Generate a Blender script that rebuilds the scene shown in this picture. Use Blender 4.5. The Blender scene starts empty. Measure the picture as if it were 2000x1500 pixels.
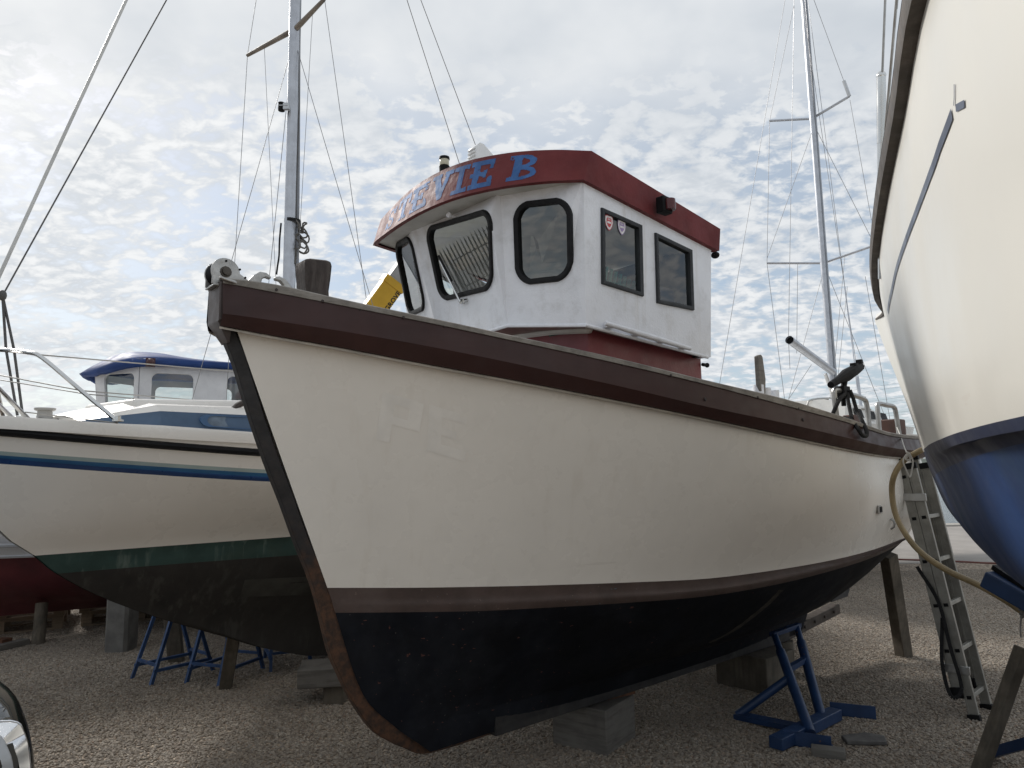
import bpy, bmesh, math, random
import numpy as np
from mathutils import Vector, Matrix
from mathutils.bvhtree import BVHTree
random.seed(7); np.random.seed(7)
S = bpy.context.scene
COL = S.collection
R = math.radians
# ------------------------------------------------------------------ camera
CAM_H, FPX, PITCH, ROLL = 1.6, 1400.0, R(7), R(1.0)
fw = Vector((0, math.cos(PITCH), math.sin(PITCH)))
up0 = Vector((0, -math.sin(PITCH), math.cos(PITCH)))
rt = math.cos(ROLL)*Vector((1, 0, 0)) - math.sin(ROLL)*up0
upv = math.sin(ROLL)*Vector((1, 0, 0)) + math.cos(ROLL)*up0
EYE = Vector((0, 0, CAM_H))
cam_d = bpy.data.cameras.new('camera'); cam = bpy.data.objects.new('camera', cam_d); COL.objects.link(cam)
cam_d.sensor_fit = 'HORIZONTAL'; cam_d.sensor_width = 36; cam_d.lens = FPX/2000*36
cam_d.clip_start = .05; cam_d.clip_end = 20000
m = Matrix.Identity(4)
for i, c in enumerate((rt, upv, -fw)):
    for k in range(3): m[k][i] = c[k]
m.translation = EYE; cam.matrix_world = m; S.camera = cam
# ------------------------------------------------------------------ light
SUN_AZ, SUN_EL = R(-44), R(36)            # azimuth from +Y towards +X
sund = Vector((math.sin(SUN_AZ)*math.cos(SUN_EL), math.cos(SUN_AZ)*math.cos(SUN_EL), math.sin(SUN_EL)))
sl = bpy.data.lights.new('sun', 'SUN'); sl.energy = 2.6; sl.angle = R(12); sl.color = (1, .96, .91)
so = bpy.data.objects.new('sun', sl); COL.objects.link(so)
so.rotation_euler = sund.to_track_quat('Z', 'Y').to_euler(); so.location = (-20, 30, 40)
S.view_settings.view_transform = 'Standard'; S.view_settings.look = 'None'
S.view_settings.exposure = 0.36; S.view_settings.gamma = 1.0
S.view_settings.use_curve_mapping = False

def N(nt, t, **kw):
    n = nt.nodes.new(t)
    for k, v in kw.items():
        if k == 'ins':
            for kk, vv in v.items(): n.inputs[kk].default_value = vv
        else: setattr(n, k, v)
    return n
def LK(nt, a, ao, b, bi): nt.links.new(a.outputs[ao], b.inputs[bi])
def MATH(nt, op, a, b=None, c=None, clamp=False):
    n = nt.nodes.new('ShaderNodeMath'); n.operation = op; n.use_clamp = clamp
    for i, x in enumerate((a, b, c)):
        if x is None: continue
        if isinstance(x, (int, float)): n.inputs[i].default_value = x
        else: nt.links.new(x, n.inputs[i])
    return n.outputs[0]
def MIX(nt, fac, a, b, blend='MIX'):
    n = nt.nodes.new('ShaderNodeMix'); n.data_type = 'RGBA'; n.blend_type = blend
    for i, x in ((0, fac), (6, a), (7, b)):
        if isinstance(x, (int, float)): n.inputs[i].default_value = x
        elif isinstance(x, tuple): n.inputs[i].default_value = x if len(x) == 4 else (*x, 1)
        else: nt.links.new(x, n.inputs[i])
    return n.outputs[2]
def RAMP(nt, x, lo, hi, a=0., b=1.):
    n = nt.nodes.new('ShaderNodeMapRange'); n.interpolation_type = 'SMOOTHSTEP'
    nt.links.new(x, n.inputs[0])
    for i, v in enumerate((lo, hi, a, b)): n.inputs[i+1].default_value = v
    return n.outputs[0]

def make_world():
    w = bpy.data.worlds.new('World'); S.world = w; w.use_nodes = True
    nt = w.node_tree; nt.nodes.clear()
    out = N(nt, 'ShaderNodeOutputWorld'); bg = N(nt, 'ShaderNodeBackground', ins={'Strength': .1})
    LK(nt, bg, 0, out, 0)
    sky = N(nt, 'ShaderNodeTexSky', sky_type='NISHITA', sun_disc=False, sun_elevation=SUN_EL, sun_rotation=SUN_AZ)
    sky.dust_density = 1.2
    tc = N(nt, 'ShaderNodeTexCoord')
    sep = N(nt, 'ShaderNodeSeparateXYZ'); LK(nt, tc, 'Generated', sep, 0)
    x, y, z = sep.outputs
    zz = MATH(nt, 'MAXIMUM', z, .0)
    den = MATH(nt, 'ADD', zz, .28)
    px = MATH(nt, 'DIVIDE', x, den); py = MATH(nt, 'DIVIDE', y, den)
    cb = N(nt, 'ShaderNodeCombineXYZ'); nt.links.new(px, cb.inputs[0]); nt.links.new(py, cb.inputs[1])
    def noise(scale, det, rough, dist=0., off=(0, 0, 0), stretch=(1, 1, 1), rot=0.):
        mp = N(nt, 'ShaderNodeMapping'); LK(nt, cb, 0, mp, 0)
        mp.inputs['Location'].default_value = off; mp.inputs['Scale'].default_value = stretch
        mp.inputs['Rotation'].default_value = (0, 0, rot)
        n = N(nt, 'ShaderNodeTexNoise', ins={'Scale': scale, 'Detail': det, 'Roughness': rough, 'Distortion': dist})
        LK(nt, mp, 0, n, 0); return n.outputs['Fac']
    cells = noise(19.0, 6, .56, .25, (3.1, 1.2, 0), (1, 1.25, 1), .5)      # small altocumulus cells
    mid = noise(4.2, 4, .55, .2, (0, 5.3, 0))
    big = noise(.75, 4, .5, .3, (2.2, .4, 0))
    # overcast sheet high up, broken cells lower down
    sheet = RAMP(nt, MATH(nt, 'ADD', zz, MATH(nt, 'MULTIPLY', MATH(nt, 'SUBTRACT', big, .5), .70)), .31, .50)
    cov = MATH(nt, 'ADD', MATH(nt, 'MULTIPLY', cells, .55), MATH(nt, 'MULTIPLY', mid, .45))
    lowfade = RAMP(nt, zz, .02, .16, -.06, .0)
    cellmask = RAMP(nt, MATH(nt, 'ADD', cov, lowfade), .385, .53)
    mask = MATH(nt, 'MAXIMUM', cellmask, sheet)
    # glow of the veiled sun through the cloud
    dt = N(nt, 'ShaderNodeVectorMath', operation='DOT_PRODUCT'); LK(nt, tc, 'Generated', dt, 0)
    dt.inputs[1].default_value = sund
    d = MATH(nt, 'MAXIMUM', dt.outputs['Value'], 0.)
    glow = MATH(nt, 'ADD', MATH(nt, 'MULTIPLY', MATH(nt, 'POWER', d, 5.), .6),
                MATH(nt, 'MULTIPLY', MATH(nt, 'POWER', d, 40.), .9))
    thick = RAMP(nt, MATH(nt, 'ADD', MATH(nt, 'MULTIPLY', mid, .5), MATH(nt, 'MULTIPLY', big, .5)), .36, .66, 1.0, .0)
    lum_sheet = MATH(nt, 'ADD', 4.95, MATH(nt, 'MULTIPLY', thick, 1.3))
    lum_cell = MATH(nt, 'ADD', 5.2, MATH(nt, 'MULTIPLY', RAMP(nt, cells, .40, .66), 1.6))
    lum = N(nt, 'ShaderNodeMix'); lum.data_type = 'FLOAT'
    nt.links.new(sheet, lum.inputs[0]); nt.links.new(lum_cell, lum.inputs[2]); nt.links.new(lum_sheet, lum.inputs[3])
    lumg = MATH(nt, 'ADD', lum.outputs[0], glow)
    tint = MIX(nt, RAMP(nt, lumg, 4.4, 7.4), (.91, .985, 1.075), (.985, 1.0, 1.01))
    cc = N(nt, 'ShaderNodeVectorMath', operation='SCALE'); nt.links.new(tint, cc.inputs[0]); nt.links.new(lumg, cc.inputs['Scale'])
    # thin veil whitens the blue, most of all near the horizon
    veil = RAMP(nt, zz, .0, .4, .55, .42)
    bl = MIX(nt, veil, MIX(nt, 1., sky.outputs[0], (.78, .78, .78), 'MULTIPLY'), (4.9, 5.7, 6.5))
    res = MIX(nt, mask, bl, cc.outputs[0])
    # below the horizon: dull ground tone
    g = RAMP(nt, z, -.02, .0)
    res = MIX(nt, g, (1.2, 1.2, 1.15), res)
    nt.links.new(res, bg.inputs[0])
make_world()

# ------------------------------------------------------------------ helpers: projection and measuring
def proj(p):
    q = Vector(p) - EYE; w = q.dot(fw)
    return 1000+FPX*q.dot(rt)/w, 750-FPX*q.dot(upv)/w
def ray(u, v): return fw + rt*((u-1000)/FPX) + upv*((750-v)/FPX)
def atz(u, v, z): d = ray(u, v); return EYE + d*((z-CAM_H)/d.z)
def aty(u, v, Y): d = ray(u, v); return EYE + d*(Y/d.y)
def atplane(u, v, p0, n): d = ray(u, v); return EYE + d*((Vector(p0)-EYE).dot(n)/d.dot(n))
def lerp(a, b, t): return a+(b-a)*t
class Frame:
    """local boat frame: a aft along the keel, b to port, z up (world)"""
    def __init__(s, o, deg):
        r = R(deg); s.o = Vector((o[0], o[1], 0)); s.A = Vector((math.cos(r), math.sin(r), 0)); s.P = Vector((math.sin(r), -math.cos(r), 0))
    def w(s, a, b, z): return s.o + s.A*a + s.P*b + Vector((0, 0, z))
    def loc(s, q): d = Vector(q)-s.o; return d.dot(s.A), d.dot(s.P), q[2]
    def bp(s, u, v, b): return s.loc(atplane(u, v, s.o+s.P*b, s.P))
    def ap(s, u, v, a): return s.loc(atplane(u, v, s.o+s.A*a, s.A))
    def fit(s, line, a, b, lo=.2, hi=3.4):
        """height at which plan point (a, b) lies on a line measured in the photograph"""
        xs = [q[0] for q in line]; ys = [q[1] for q in line]
        for _ in range(40):
            mz = (lo+hi)/2; u, v = proj(s.w(a, b, mz))
            if v > np.interp(u, xs, ys): lo = mz
            else: hi = mz
        return (lo+hi)/2

# ------------------------------------------------------------------ helpers: meshes
ORG = {}
class MB:
    def __init__(s): s.v = []; s.f = []; s.mi = []
    def add(s, vs, fs, mi=0):
        n = len(s.v); s.v += [tuple(q) for q in vs]; s.f += [tuple(i+n for i in f) for f in fs]; s.mi += [mi]*len(fs); return s
    def hexa(s, p, mi=0):       # 8 points: bottom ring 0-3, top ring 4-7
        return s.add(p, [(3, 2, 1, 0), (4, 5, 6, 7), (0, 1, 5, 4), (1, 2, 6, 5), (2, 3, 7, 6), (3, 0, 4, 7)], mi)
    def box(s, c, sz, rot=None, mi=0):
        c = Vector(c); pts = []
        for zz in (-.5, .5):
            for xx, yy in ((-.5, -.5), (.5, -.5), (.5, .5), (-.5, .5)):
                q = Vector((xx*sz[0], yy*sz[1], zz*sz[2]))
                if rot is not None: q = rot @ q
                pts.append(c+q)
        return s.hexa(pts, mi)
    def beam(s, p, q, w, h, up=(0, 0, 1), mi=0):
        p, q = Vector(p), Vector(q); d = (q-p).normalized(); u = Vector(up)
        sd = d.cross(u)
        if sd.length < 1e-4: sd = d.cross(Vector((1, 0, 0)))
        sd.normalize(); u = sd.cross(d)
        sd *= w/2; u *= h/2
        return s.hexa([p-sd-u, p+sd-u, q+sd-u, q-sd-u, p-sd+u, p+sd+u, q+sd+u, q-sd+u], mi)
    def tube(s, pts, r, n=8, caps=True, mi=0):
        pts = [Vector(p) for p in pts]; k = len(pts)
        rs = r if isinstance(r, (list, tuple)) else [r]*k
        t0 = (pts[1]-pts[0]).normalized()
        nrm = t0.orthogonal().normalized(); vs = []
        for i in range(k):
            t = (pts[min(i+1, k-1)]-pts[max(i-1, 0)])
            t = t.normalized() if t.length > 1e-9 else t0
            nrm = (nrm - t*nrm.dot(t)).normalized(); bn = t.cross(nrm)
            for j in range(n):
                an = 2*math.pi*j/n; vs.append(pts[i]+(nrm*math.cos(an)+bn*math.sin(an))*rs[i])
        fs = [(i*n+j, i*n+(j+1) % n, (i+1)*n+(j+1) % n, (i+1)*n+j) for i in range(k-1) for j in range(n)]
        if caps: fs += [tuple(range(n-1, -1, -1)), tuple(range((k-1)*n, k*n))]
        return s.add(vs, fs, mi)
    def prism(s, poly, ext, mi=0):
        n = len(poly); ext = Vector(ext); vs = [Vector(p) for p in poly]+[Vector(p)+ext for p in poly]
        return s.add(vs, [tuple(range(n-1, -1, -1)), tuple(range(n, 2*n))]+[(i, (i+1) % n, n+(i+1) % n, n+i) for i in range(n)], mi)
    def grid(s, rows, mi=0, close=False):
        n = len(rows[0]); vs = [p for r in rows for p in r]; fs = []
        for i in range(len(rows)-1):
            for j in range(n if close else n-1):
                fs.append((i*n+j, i*n+(j+1) % n, (i+1)*n+(j+1) % n, (i+1)*n+j))
        mm = mi if isinstance(mi, list) else None
        if mm is None: return s.add(vs, fs, mi)
        k = len(s.v); s.v += [tuple(q) for q in vs]; s.f += [tuple(i+k for i in f) for f in fs]
        per = n if close else n-1
        for i in range(len(rows)-1): s.mi += [mm[i]]*per
        return s
    def lathe(s, prof, c, ax=(0, 0, 1), n=16, mi=0):
        c = Vector(c); ax = Vector(ax).normalized(); e1 = ax.orthogonal().normalized(); e2 = ax.cross(e1)
        rows = [[c+ax*h+(e1*math.cos(2*math.pi*j/n)+e2*math.sin(2*math.pi*j/n))*max(r, 1e-4) for j in range(n)] for r, h in prof]
        return s.grid(rows, mi, True)
    def ball(s, c, r, sc=(1, 1, 1), n=12, mi=0):
        rows = []
        for i in range(n//2+1):
            th = math.pi*i/(n//2)
            rows.append([Vector(c)+Vector((r*sc[0]*max(math.sin(th), 1e-3)*math.cos(2*math.pi*j/n), r*sc[1]*max(math.sin(th), 1e-3)*math.sin(2*math.pi*j/n), r*sc[2]*math.cos(th))) for j in range(n)])
        return s.grid(rows, mi, True)
    def build(s, name, mat, parent=None, smooth=35, bevel=0, bseg=2, recalc=True):
        o0 = Vector(ORG.get(parent.name, (0, 0, 0))) if parent else Vector((0, 0, 0))
        me = bpy.data.meshes.new(name)
        me.from_pydata([tuple(Vector(q)-o0) for q in s.v], [], s.f)
        mats = mat if isinstance(mat, (list, tuple)) else [mat]
        for mt in mats: me.materials.append(mt)
        if len(mats) > 1: me.polygons.foreach_set('material_index', s.mi)
        if recalc:
            bm = bmesh.new(); bm.from_mesh(me); bmesh.ops.recalc_face_normals(bm, faces=bm.faces); bm.to_mesh(me); bm.free()
        if smooth:
            me.shade_smooth(); me.set_sharp_from_angle(angle=R(smooth))
        me.validate(); me.update()
        o = bpy.data.objects.new(name, me); COL.objects.link(o)
        if parent: o.parent = parent; ORG[o.name] = tuple(o0)
        if bevel:
            bv = o.modifiers.new('bevel', 'BEVEL'); bv.width = bevel; bv.segments = bseg; bv.limit_method = 'ANGLE'; bv.angle_limit = R(40)
            bv.harden_normals = False
        return o
def thing(name, label, cat, loc=(0, 0, 0), group=None, rotz=0):
    o = bpy.data.objects.new(name, None); COL.objects.link(o); o.location = loc; o.empty_display_size = .1
    o.rotation_euler = (0, 0, rotz); ORG[o.name] = tuple(loc)
    o['label'] = label; o['category'] = cat
    if group: o['group'] = group
    return o
def tag(o, label, cat, group=None):
    o['label'] = label; o['category'] = cat
    if group: o['group'] = group
    return o
def struct(o): o['kind'] = 'structure'; return o
def plab(o, label): o['label'] = label; return o
def copy_tree(root, loc, rotz, label, group=None):
    r = root.copy(); COL.objects.link(r); r.location = loc; r.rotation_euler = (0, 0, rotz); r['label'] = label
    if group: r['group'] = group
    for ch in root.children:
        c = ch.copy(); COL.objects.link(c); c.parent = r
        for g in ch.children:
            d = g.copy(); COL.objects.link(d); d.parent = c
    return r
def crom(P, n):
    """Catmull-Rom through rows of points (list of Vectors) -> n samples per span"""
    out = []; k = len(P)
    for i in range(k-1):
        p0 = P[i-1] if i else P[0]*2-P[1]; p1, p2 = P[i], P[i+1]; p3 = P[i+2] if i+2 < k else P[k-1]*2-P[k-2]
        for j in range(n):
            t = j/n
            out.append(.5*((2*p1)+(p2-p0)*t+(2*p0-5*p1+4*p2-p3)*t*t+(3*p1-p0-3*p2+p3)*t**3))
    out.append(P[-1]); return out
def sag(p, q, s, n=12):
    p, q = Vector(p), Vector(q)
    return [p.lerp(q, i/n)-Vector((0, 0, s*4*(i/n)*(1-i/n))) for i in range(n+1)]

# ------------------------------------------------------------------ materials
def mat(name, col, rough=.5, metal=0., var=.08, vscale=4., bump=0., bscale=60., dirt=None, streak=None, chips=None, fine=None, spec=.5, grain=None, coat=0.):
    """procedural paint/wood/metal. dirt=(colour, amount, scale) soft blotches; streak=(colour, amount) vertical runs;
    chips=(colour, threshold, scale) hard-edged flakes; grain=(axis scale xyz, colour, amount)"""
    m = bpy.data.materials.new(name); m.use_nodes = True; nt = m.node_tree; nt.nodes.clear()
    out = N(nt, 'ShaderNodeOutputMaterial'); b = N(nt, 'ShaderNodeBsdfPrincipled'); LK(nt, b, 0, out, 0)
    tc = N(nt, 'ShaderNodeTexCoord')
    def noise(scale, det=4, rough=.55, st=None):
        n = N(nt, 'ShaderNodeTexNoise', ins={'Scale': scale, 'Detail': det, 'Roughness': rough})
        if st:
            mp = N(nt, 'ShaderNodeMapping'); LK(nt, tc, 'Object', mp, 0); mp.inputs['Scale'].default_value = st; LK(nt, mp, 0, n, 0)
        else: LK(nt, tc, 'Object', n, 0)
        return n.outputs['Fac']
    c = (*col, 1.)
    n1 = noise(vscale, 5, .6)
    lo = tuple(max(0, q*(1-var*1.6)) for q in col); hi = tuple(min(1, q*(1+var)) for q in col)
    cur = MIX(nt, RAMP(nt, n1, .3, .7), lo, hi)
    rg = None
    if grain:
        g = noise(1., 6, .65, grain[0]); cur = MIX(nt, MATH(nt, 'MULTIPLY', RAMP(nt, g, .42, .68), grain[2]), cur, grain[1])
    if dirt:
        ds = dirt if isinstance(dirt, list) else [dirt]
        for (dc, am, sc) in ds:
            dn = noise(sc, 6, .65) if am >= .2 else noise(sc, 2, .45); cur = MIX(nt, MATH(nt, 'MULTIPLY', RAMP(nt, dn, .46, .74), am), cur, dc)
    if streak:
        sn = noise(1., 3, .6, (16, 16, .8)); sm = noise(1.3, 2, .5)
        k = MATH(nt, 'MULTIPLY', MATH(nt, 'MULTIPLY', RAMP(nt, sn, .52, .72), RAMP(nt, sm, .4, .62)), streak[1])
        cur = MIX(nt, k, cur, streak[0])
    hgt = None
    if chips:
        for ch in (chips if isinstance(chips, list) else [chips]):
            cn = noise(ch[2], 3, .55, ch[3] if len(ch) > 3 else None); big = noise(1.7, 2, .5)
            k = RAMP(nt, MATH(nt, 'ADD', cn, MATH(nt, 'MULTIPLY', MATH(nt, 'SUBTRACT', big, .5), .16)), ch[1], ch[1]+.02)
            cur = MIX(nt, k, cur, ch[0]); hgt = k
    nt.links.new(cur, b.inputs['Base Color'])
    b.inputs['Metallic'].default_value = metal; b.inputs['Specular IOR Level'].default_value = spec
    if coat: b.inputs['Coat Weight'].default_value = coat; b.inputs['Coat Roughness'].default_value = .08
    rv = RAMP(nt, noise(vscale*2.3, 4, .6), .3, .7, max(.02, rough-.08), min(1, rough+.08)); nt.links.new(rv, b.inputs['Roughness'])
    if bump:
        bn = noise(bscale, 4, .6)
        if grain: bn = MATH(nt, 'ADD', bn, MATH(nt, 'MULTIPLY', noise(1., 5, .6, grain[0]), 1.))
        bp = N(nt, 'ShaderNodeBump', ins={'Strength': min(1, bump*80), 'Distance': bump}); nt.links.new(bn, bp.inputs['Height'])
        LK(nt, bp, 0, b, 'Normal')
    return m
def glassmat(name, tint, refl=1.0, rough=.0):
    m = bpy.data.materials.new(name); m.use_nodes = True; nt = m.node_tree; nt.nodes.clear()
    out = N(nt, 'ShaderNodeOutputMaterial'); mx = N(nt, 'ShaderNodeMixShader')
    tr = N(nt, 'ShaderNodeBsdfTransparent'); tr.inputs[0].default_value = (*tint, 1)
    gl = N(nt, 'ShaderNodeBsdfGlossy'); gl.inputs['Roughness'].default_value = rough; gl.inputs[0].default_value = (1, 1, 1, 1)
    lw = N(nt, 'ShaderNodeLayerWeight'); lw.inputs[0].default_value = .5
    f = MATH(nt, 'MULTIPLY', MATH(nt, 'ADD', .075, MATH(nt, 'MULTIPLY', MATH(nt, 'POWER', lw.outputs['Facing'], 5.), .9)), refl, clamp=True)
    nt.links.new(f, mx.inputs[0]); LK(nt, tr, 0, mx, 1); LK(nt, gl, 0, mx, 2); LK(nt, mx, 0, out, 0)
    return m

CREAM = mat('cream_gelcoat', (.865, .825, .755), .28, var=.015, vscale=1.6, dirt=[((.66, .60, .52), .09, .7), ((.42, .38, .32), .04, 11)], streak=((.58, .51, .41), .16), chips=[((.33, .28, .22), .80, 55), ((.80, .76, .69), .72, 8, (.4, .4, 5))], bump=.0015, bscale=5, spec=.5)
WHITE_HULL = mat('white_gelcoat', (.74, .72, .68), .3, var=.04, vscale=2, dirt=((.5, .48, .43), .2, 3), spec=.5)
BROWN = mat('brown_strake_paint', (.041, .0165, .0145), .46, spec=.32, var=.12, vscale=5, dirt=((.055, .032, .03), .4, 3), bump=.0006, bscale=30, grain=((3, 3, 30), (.05, .027, .025), .3))
BOOT = mat('faded_boot_top_paint', (.085, .058, .050), .62, var=.12, vscale=6, dirt=[((.14, .11, .10), .35, 4), ((.05, .035, .03), .5, 9)], chips=[((.10, .17, .22), .735, 26, (1, 1, 3)), ((.16, .12, .10), .72, 40)], bump=.001, bscale=70)
ANTI = mat('black_antifouling', (.006, .0075, .012), .8, var=.25, vscale=3, dirt=[((.030, .033, .040), .5, 1.8), ((.005, .005, .007), .6, 5)], chips=[((.10, .045, .037), .705, 27, (1, 1, 1.9)), ((.12, .11, .10), .745, 66)], bump=.001, bscale=50, spec=.2)
OLDWOOD = mat('weathered_grey_wood', (.19, .175, .155), .85, var=.18, vscale=6, bump=.003, bscale=50, grain=((3, 3, 40), (.09, .08, .07), .6), dirt=((.07, .06, .05), .5, 9))
CAPWOOD = mat('weathered_gunwale_cap', (.27, .25, .225), .8, var=.16, vscale=9, bump=.003, bscale=70, grain=((9, 9, 60), (.14, .125, .11), .6), dirt=[((.11, .10, .085), .6, 14), ((.36, .33, .29), .4, 6)])
DARKWOOD = mat('dark_oak', (.045, .034, .030), .8, var=.2, vscale=8, bump=.006, bscale=30, grain=((40, 40, 4), (.10, .085, .075), .6), dirt=((.02, .016, .015), .5, 12))
PROPWOOD = mat('timber_prop', (.115, .098, .075), .85, var=.2, vscale=7, bump=.003, bscale=60, grain=((40, 40, 3), (.06, .05, .04), .6), dirt=((.05, .045, .035), .5, 8))
BLOCKWOOD = mat('grey_timber_block', (.155, .145, .13), .85, var=.15, vscale=6, bump=.004, bscale=40, grain=((4, 4, 38), (.075, .068, .06), .65), dirt=((.08, .07, .06), .4, 6))
PALLETWOOD = mat('pallet_wood', (.27, .205, .14), .85, var=.25, vscale=5, bump=.002, bscale=80, grain=((4, 4, 50), (.09, .065, .045), .5), dirt=((.08, .065, .05), .5, 5))
CONCRETE = mat('damp_concrete', (.17, .165, .155), .9, var=.15, vscale=7, bump=.004, bscale=45, dirt=[((.09, .085, .08), .5, 5), ((.05, .05, .05), .4, 2)])
WHEELWHITE = mat('thick_white_paint', (.77, .785, .83), .42, var=.03, vscale=4, dirt=[((.64, .63, .61), .3, 2.4), ((.36, .35, .33), .28, 11)], streak=((.48, .44, .38), .28), bump=.005, bscale=85)
MAROON = mat('peeling_maroon_paint', (.140, .028, .030), .6, spec=.2, var=.12, vscale=5, dirt=((.20, .055, .05), .35, 4), chips=((.30, .14, .11), .78, 34), bump=.005, bscale=32)
MAROON2 = mat('maroon_cabin_paint', (.165, .024, .03), .38, var=.12, vscale=4, dirt=((.16, .035, .035), .35, 5), bump=.004, bscale=70)
SOFFIT = mat('soffit_paint', (.22, .13, .12), .6, var=.2, vscale=5, dirt=((.33, .30, .28), .5, 6), bump=.003, bscale=60)
BLUELET = mat('faded_blue_lettering', (.052, .130, .32), .5, var=.15, vscale=14, dirt=((.12, .23, .44), .4, 18), spec=.12, bump=.0008, bscale=70)
PALELET = mat('sun_glare_blue_lettering', (.11, .21, .42), .6, var=.2, vscale=14, dirt=((.18, .26, .40), .5, 20), spec=.08, bump=.0008, bscale=70)  # paler copy for the left letters: sun glare put into the colour
RUBBER = mat('black_rubber', (.006, .006, .007), .6, var=.15, vscale=20, spec=.25)
CHARCOAL = mat('charcoal_window_frame', (.018, .021, .025), .6, var=.12, vscale=14)
BLACKP = mat('black_plastic', (.006, .006, .007), .65, var=.1, spec=.18)
BLACKROPE = mat('black_rope_fibre', (.013, .013, .014), .9, var=.2, vscale=40, bump=.006, bscale=160)
STEMPAINT = mat('black_stem_paint', (.020, .019, .020), .55, var=.2, vscale=12, dirt=((.06, .045, .04), .5, 14), chips=((.16, .09, .06), .72, 40), bump=.004, bscale=50)
GALV = mat('galvanised_steel', (.42, .42, .41), .42, metal=.85, var=.12, vscale=12, dirt=((.25, .22, .19), .35, 20))
STEEL = mat('stainless_steel', (.62, .62, .61), .22, metal=1., var=.05)
ALU = mat('aluminium', (.55, .56, .57), .38, metal=.9, var=.07, vscale=6, dirt=((.35, .35, .35), .3, 20))
MASTALU = mat('anodised_mast', (.50, .52, .56), .42, metal=.75, var=.06, vscale=8, dirt=((.34, .35, .38), .3, 7))
LADALU = mat('dull_ladder_aluminium', (.32, .31, .28), .55, metal=.55, var=.12, vscale=9, dirt=[((.16, .15, .13), .5, 12), ((.42, .40, .36), .3, 5)])
WIRE = mat('rigging_wire', (.23, .23, .235), .4, metal=.7, var=.05)
RUST = mat('rusty_iron', (.12, .052, .027), .85, var=.3, vscale=14, dirt=[((.20, .095, .045), .6, 18), ((.04, .022, .016), .6, 9)], bump=.004, bscale=60)
BLUESTEEL = mat('blue_painted_steel', (.012, .037, .105), .5, var=.15, vscale=7, dirt=[((.012, .035, .10), .4, 9)], chips=((.13, .07, .045), .70, 26), bump=.001, bscale=80)
BLUETREST = mat('faded_blue_trestle_paint', (.030, .075, .19), .55, var=.2, vscale=9, chips=((.12, .07, .05), .68, 30))
def stem_wood():
    m = mat('stem_timber_black_to_rust', (.020, .019, .020), .6, var=.2, vscale=12, dirt=((.055, .042, .036), .5, 14), bump=.005, bscale=50)
    nt = m.node_tree; b = nt.nodes['Principled BSDF']; src = b.inputs['Base Color'].links[0].from_socket
    tc = N(nt, 'ShaderNodeTexCoord'); sp = N(nt, 'ShaderNodeSeparateXYZ'); LK(nt, tc, 'Object', sp, 0)
    n = N(nt, 'ShaderNodeTexNoise', ins={'Scale': 9., 'Detail': 6., 'Roughness': .65}); LK(nt, tc, 'Object', n, 0)
    k = RAMP(nt, MATH(nt, 'ADD', sp.outputs[2], MATH(nt, 'MULTIPLY', MATH(nt, 'SUBTRACT', n.outputs['Fac'], .5), .9)), 1.12, 1.42, 1, 0)
    n2 = N(nt, 'ShaderNodeTexNoise', ins={'Scale': 26., 'Detail': 6., 'Roughness': .7}); LK(nt, tc, 'Object', n2, 0)
    rust = MIX(nt, RAMP(nt, n2.outputs['Fac'], .35, .65), (.034, .022, .017), (.105, .050, .027))
    nt.links.new(MIX(nt, k, src, rust), b.inputs['Base Color']); return m
STEM = stem_wood()
GLASS = glassmat('window_glass', (.80, .84, .83), 1.25)
GLASSD = glassmat('tinted_window_glass', (.42, .44, .42), 1.4)
def flat(name, col, rough=.6, **k): return mat(name, col, rough, **k)

# ================================================================== SETTING
def ground_material():
    m = bpy.data.materials.new('gravel_bed'); m.use_nodes = True; nt = m.node_tree; b = nt.nodes['Principled BSDF']
    tc = N(nt, 'ShaderNodeTexCoord')
    vo = N(nt, 'ShaderNodeTexVoronoi', ins={'Scale': 30.}); LK(nt, tc, 'Object', vo, 0)
    hue = N(nt, 'ShaderNodeSeparateColor'); LK(nt, vo, 'Color', hue, 0)
    big = N(nt, 'ShaderNodeTexNoise', ins={'Scale': .7, 'Detail': 6.}); LK(nt, tc, 'Object', big, 0)
    c1 = MIX(nt, hue.outputs[0], (.22, .17, .125), (.50, .42, .33))
    c1 = MIX(nt, RAMP(nt, vo.outputs['Distance'], .35, .75), c1, (.14, .108, .08))
    c1 = MIX(nt, RAMP(nt, big.outputs['Fac'], .35, .7, 0, .35), c1, (.26, .21, .16))
    nt.links.new(c1, b.inputs['Base Color']); b.inputs['Roughness'].default_value = .95
    bp = N(nt, 'ShaderNodeBump', ins={'Strength': .9, 'Distance': .018}); nt.links.new(MATH(nt, 'MULTIPLY', vo.outputs['Distance'], -1.), bp.inputs['Height'])
    LK(nt, bp, 0, b, 'Normal'); return m
def plane(name, pts, material):
    o = MB().add(pts, [tuple(range(len(pts)))]).build(name, material, smooth=0)
    return struct(o)
QUAY = 18.9
gr = plane('gravel_ground', [(-260, -260, 0), (260, -260, 0), (260, QUAY, 0), (-260, QUAY, 0)], ground_material())
apron_m = mat('worn_tarmac', (.27, .25, .23), .9, var=.1, vscale=1.2, dirt=[((.17, .16, .15), .5, .7), ((.36, .33, .30), .4, 2.5)], bump=.006, bscale=120)
slab = MB().box((0, (12.0+QUAY)/2, -.3), (500, QUAY-12.0, .608)).build('quay_apron', apron_m, smooth=0); struct(slab)
edge = MB().box((0, QUAY+.26, -.9), (500, .5, 1.9)).build('quay_edge', mat('quay_concrete', (.33, .31, .28), .9, var=.12, vscale=1.5, dirt=((.2, .19, .17), .5, 1.2)), smooth=0, bevel=.03); struct(edge)
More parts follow.
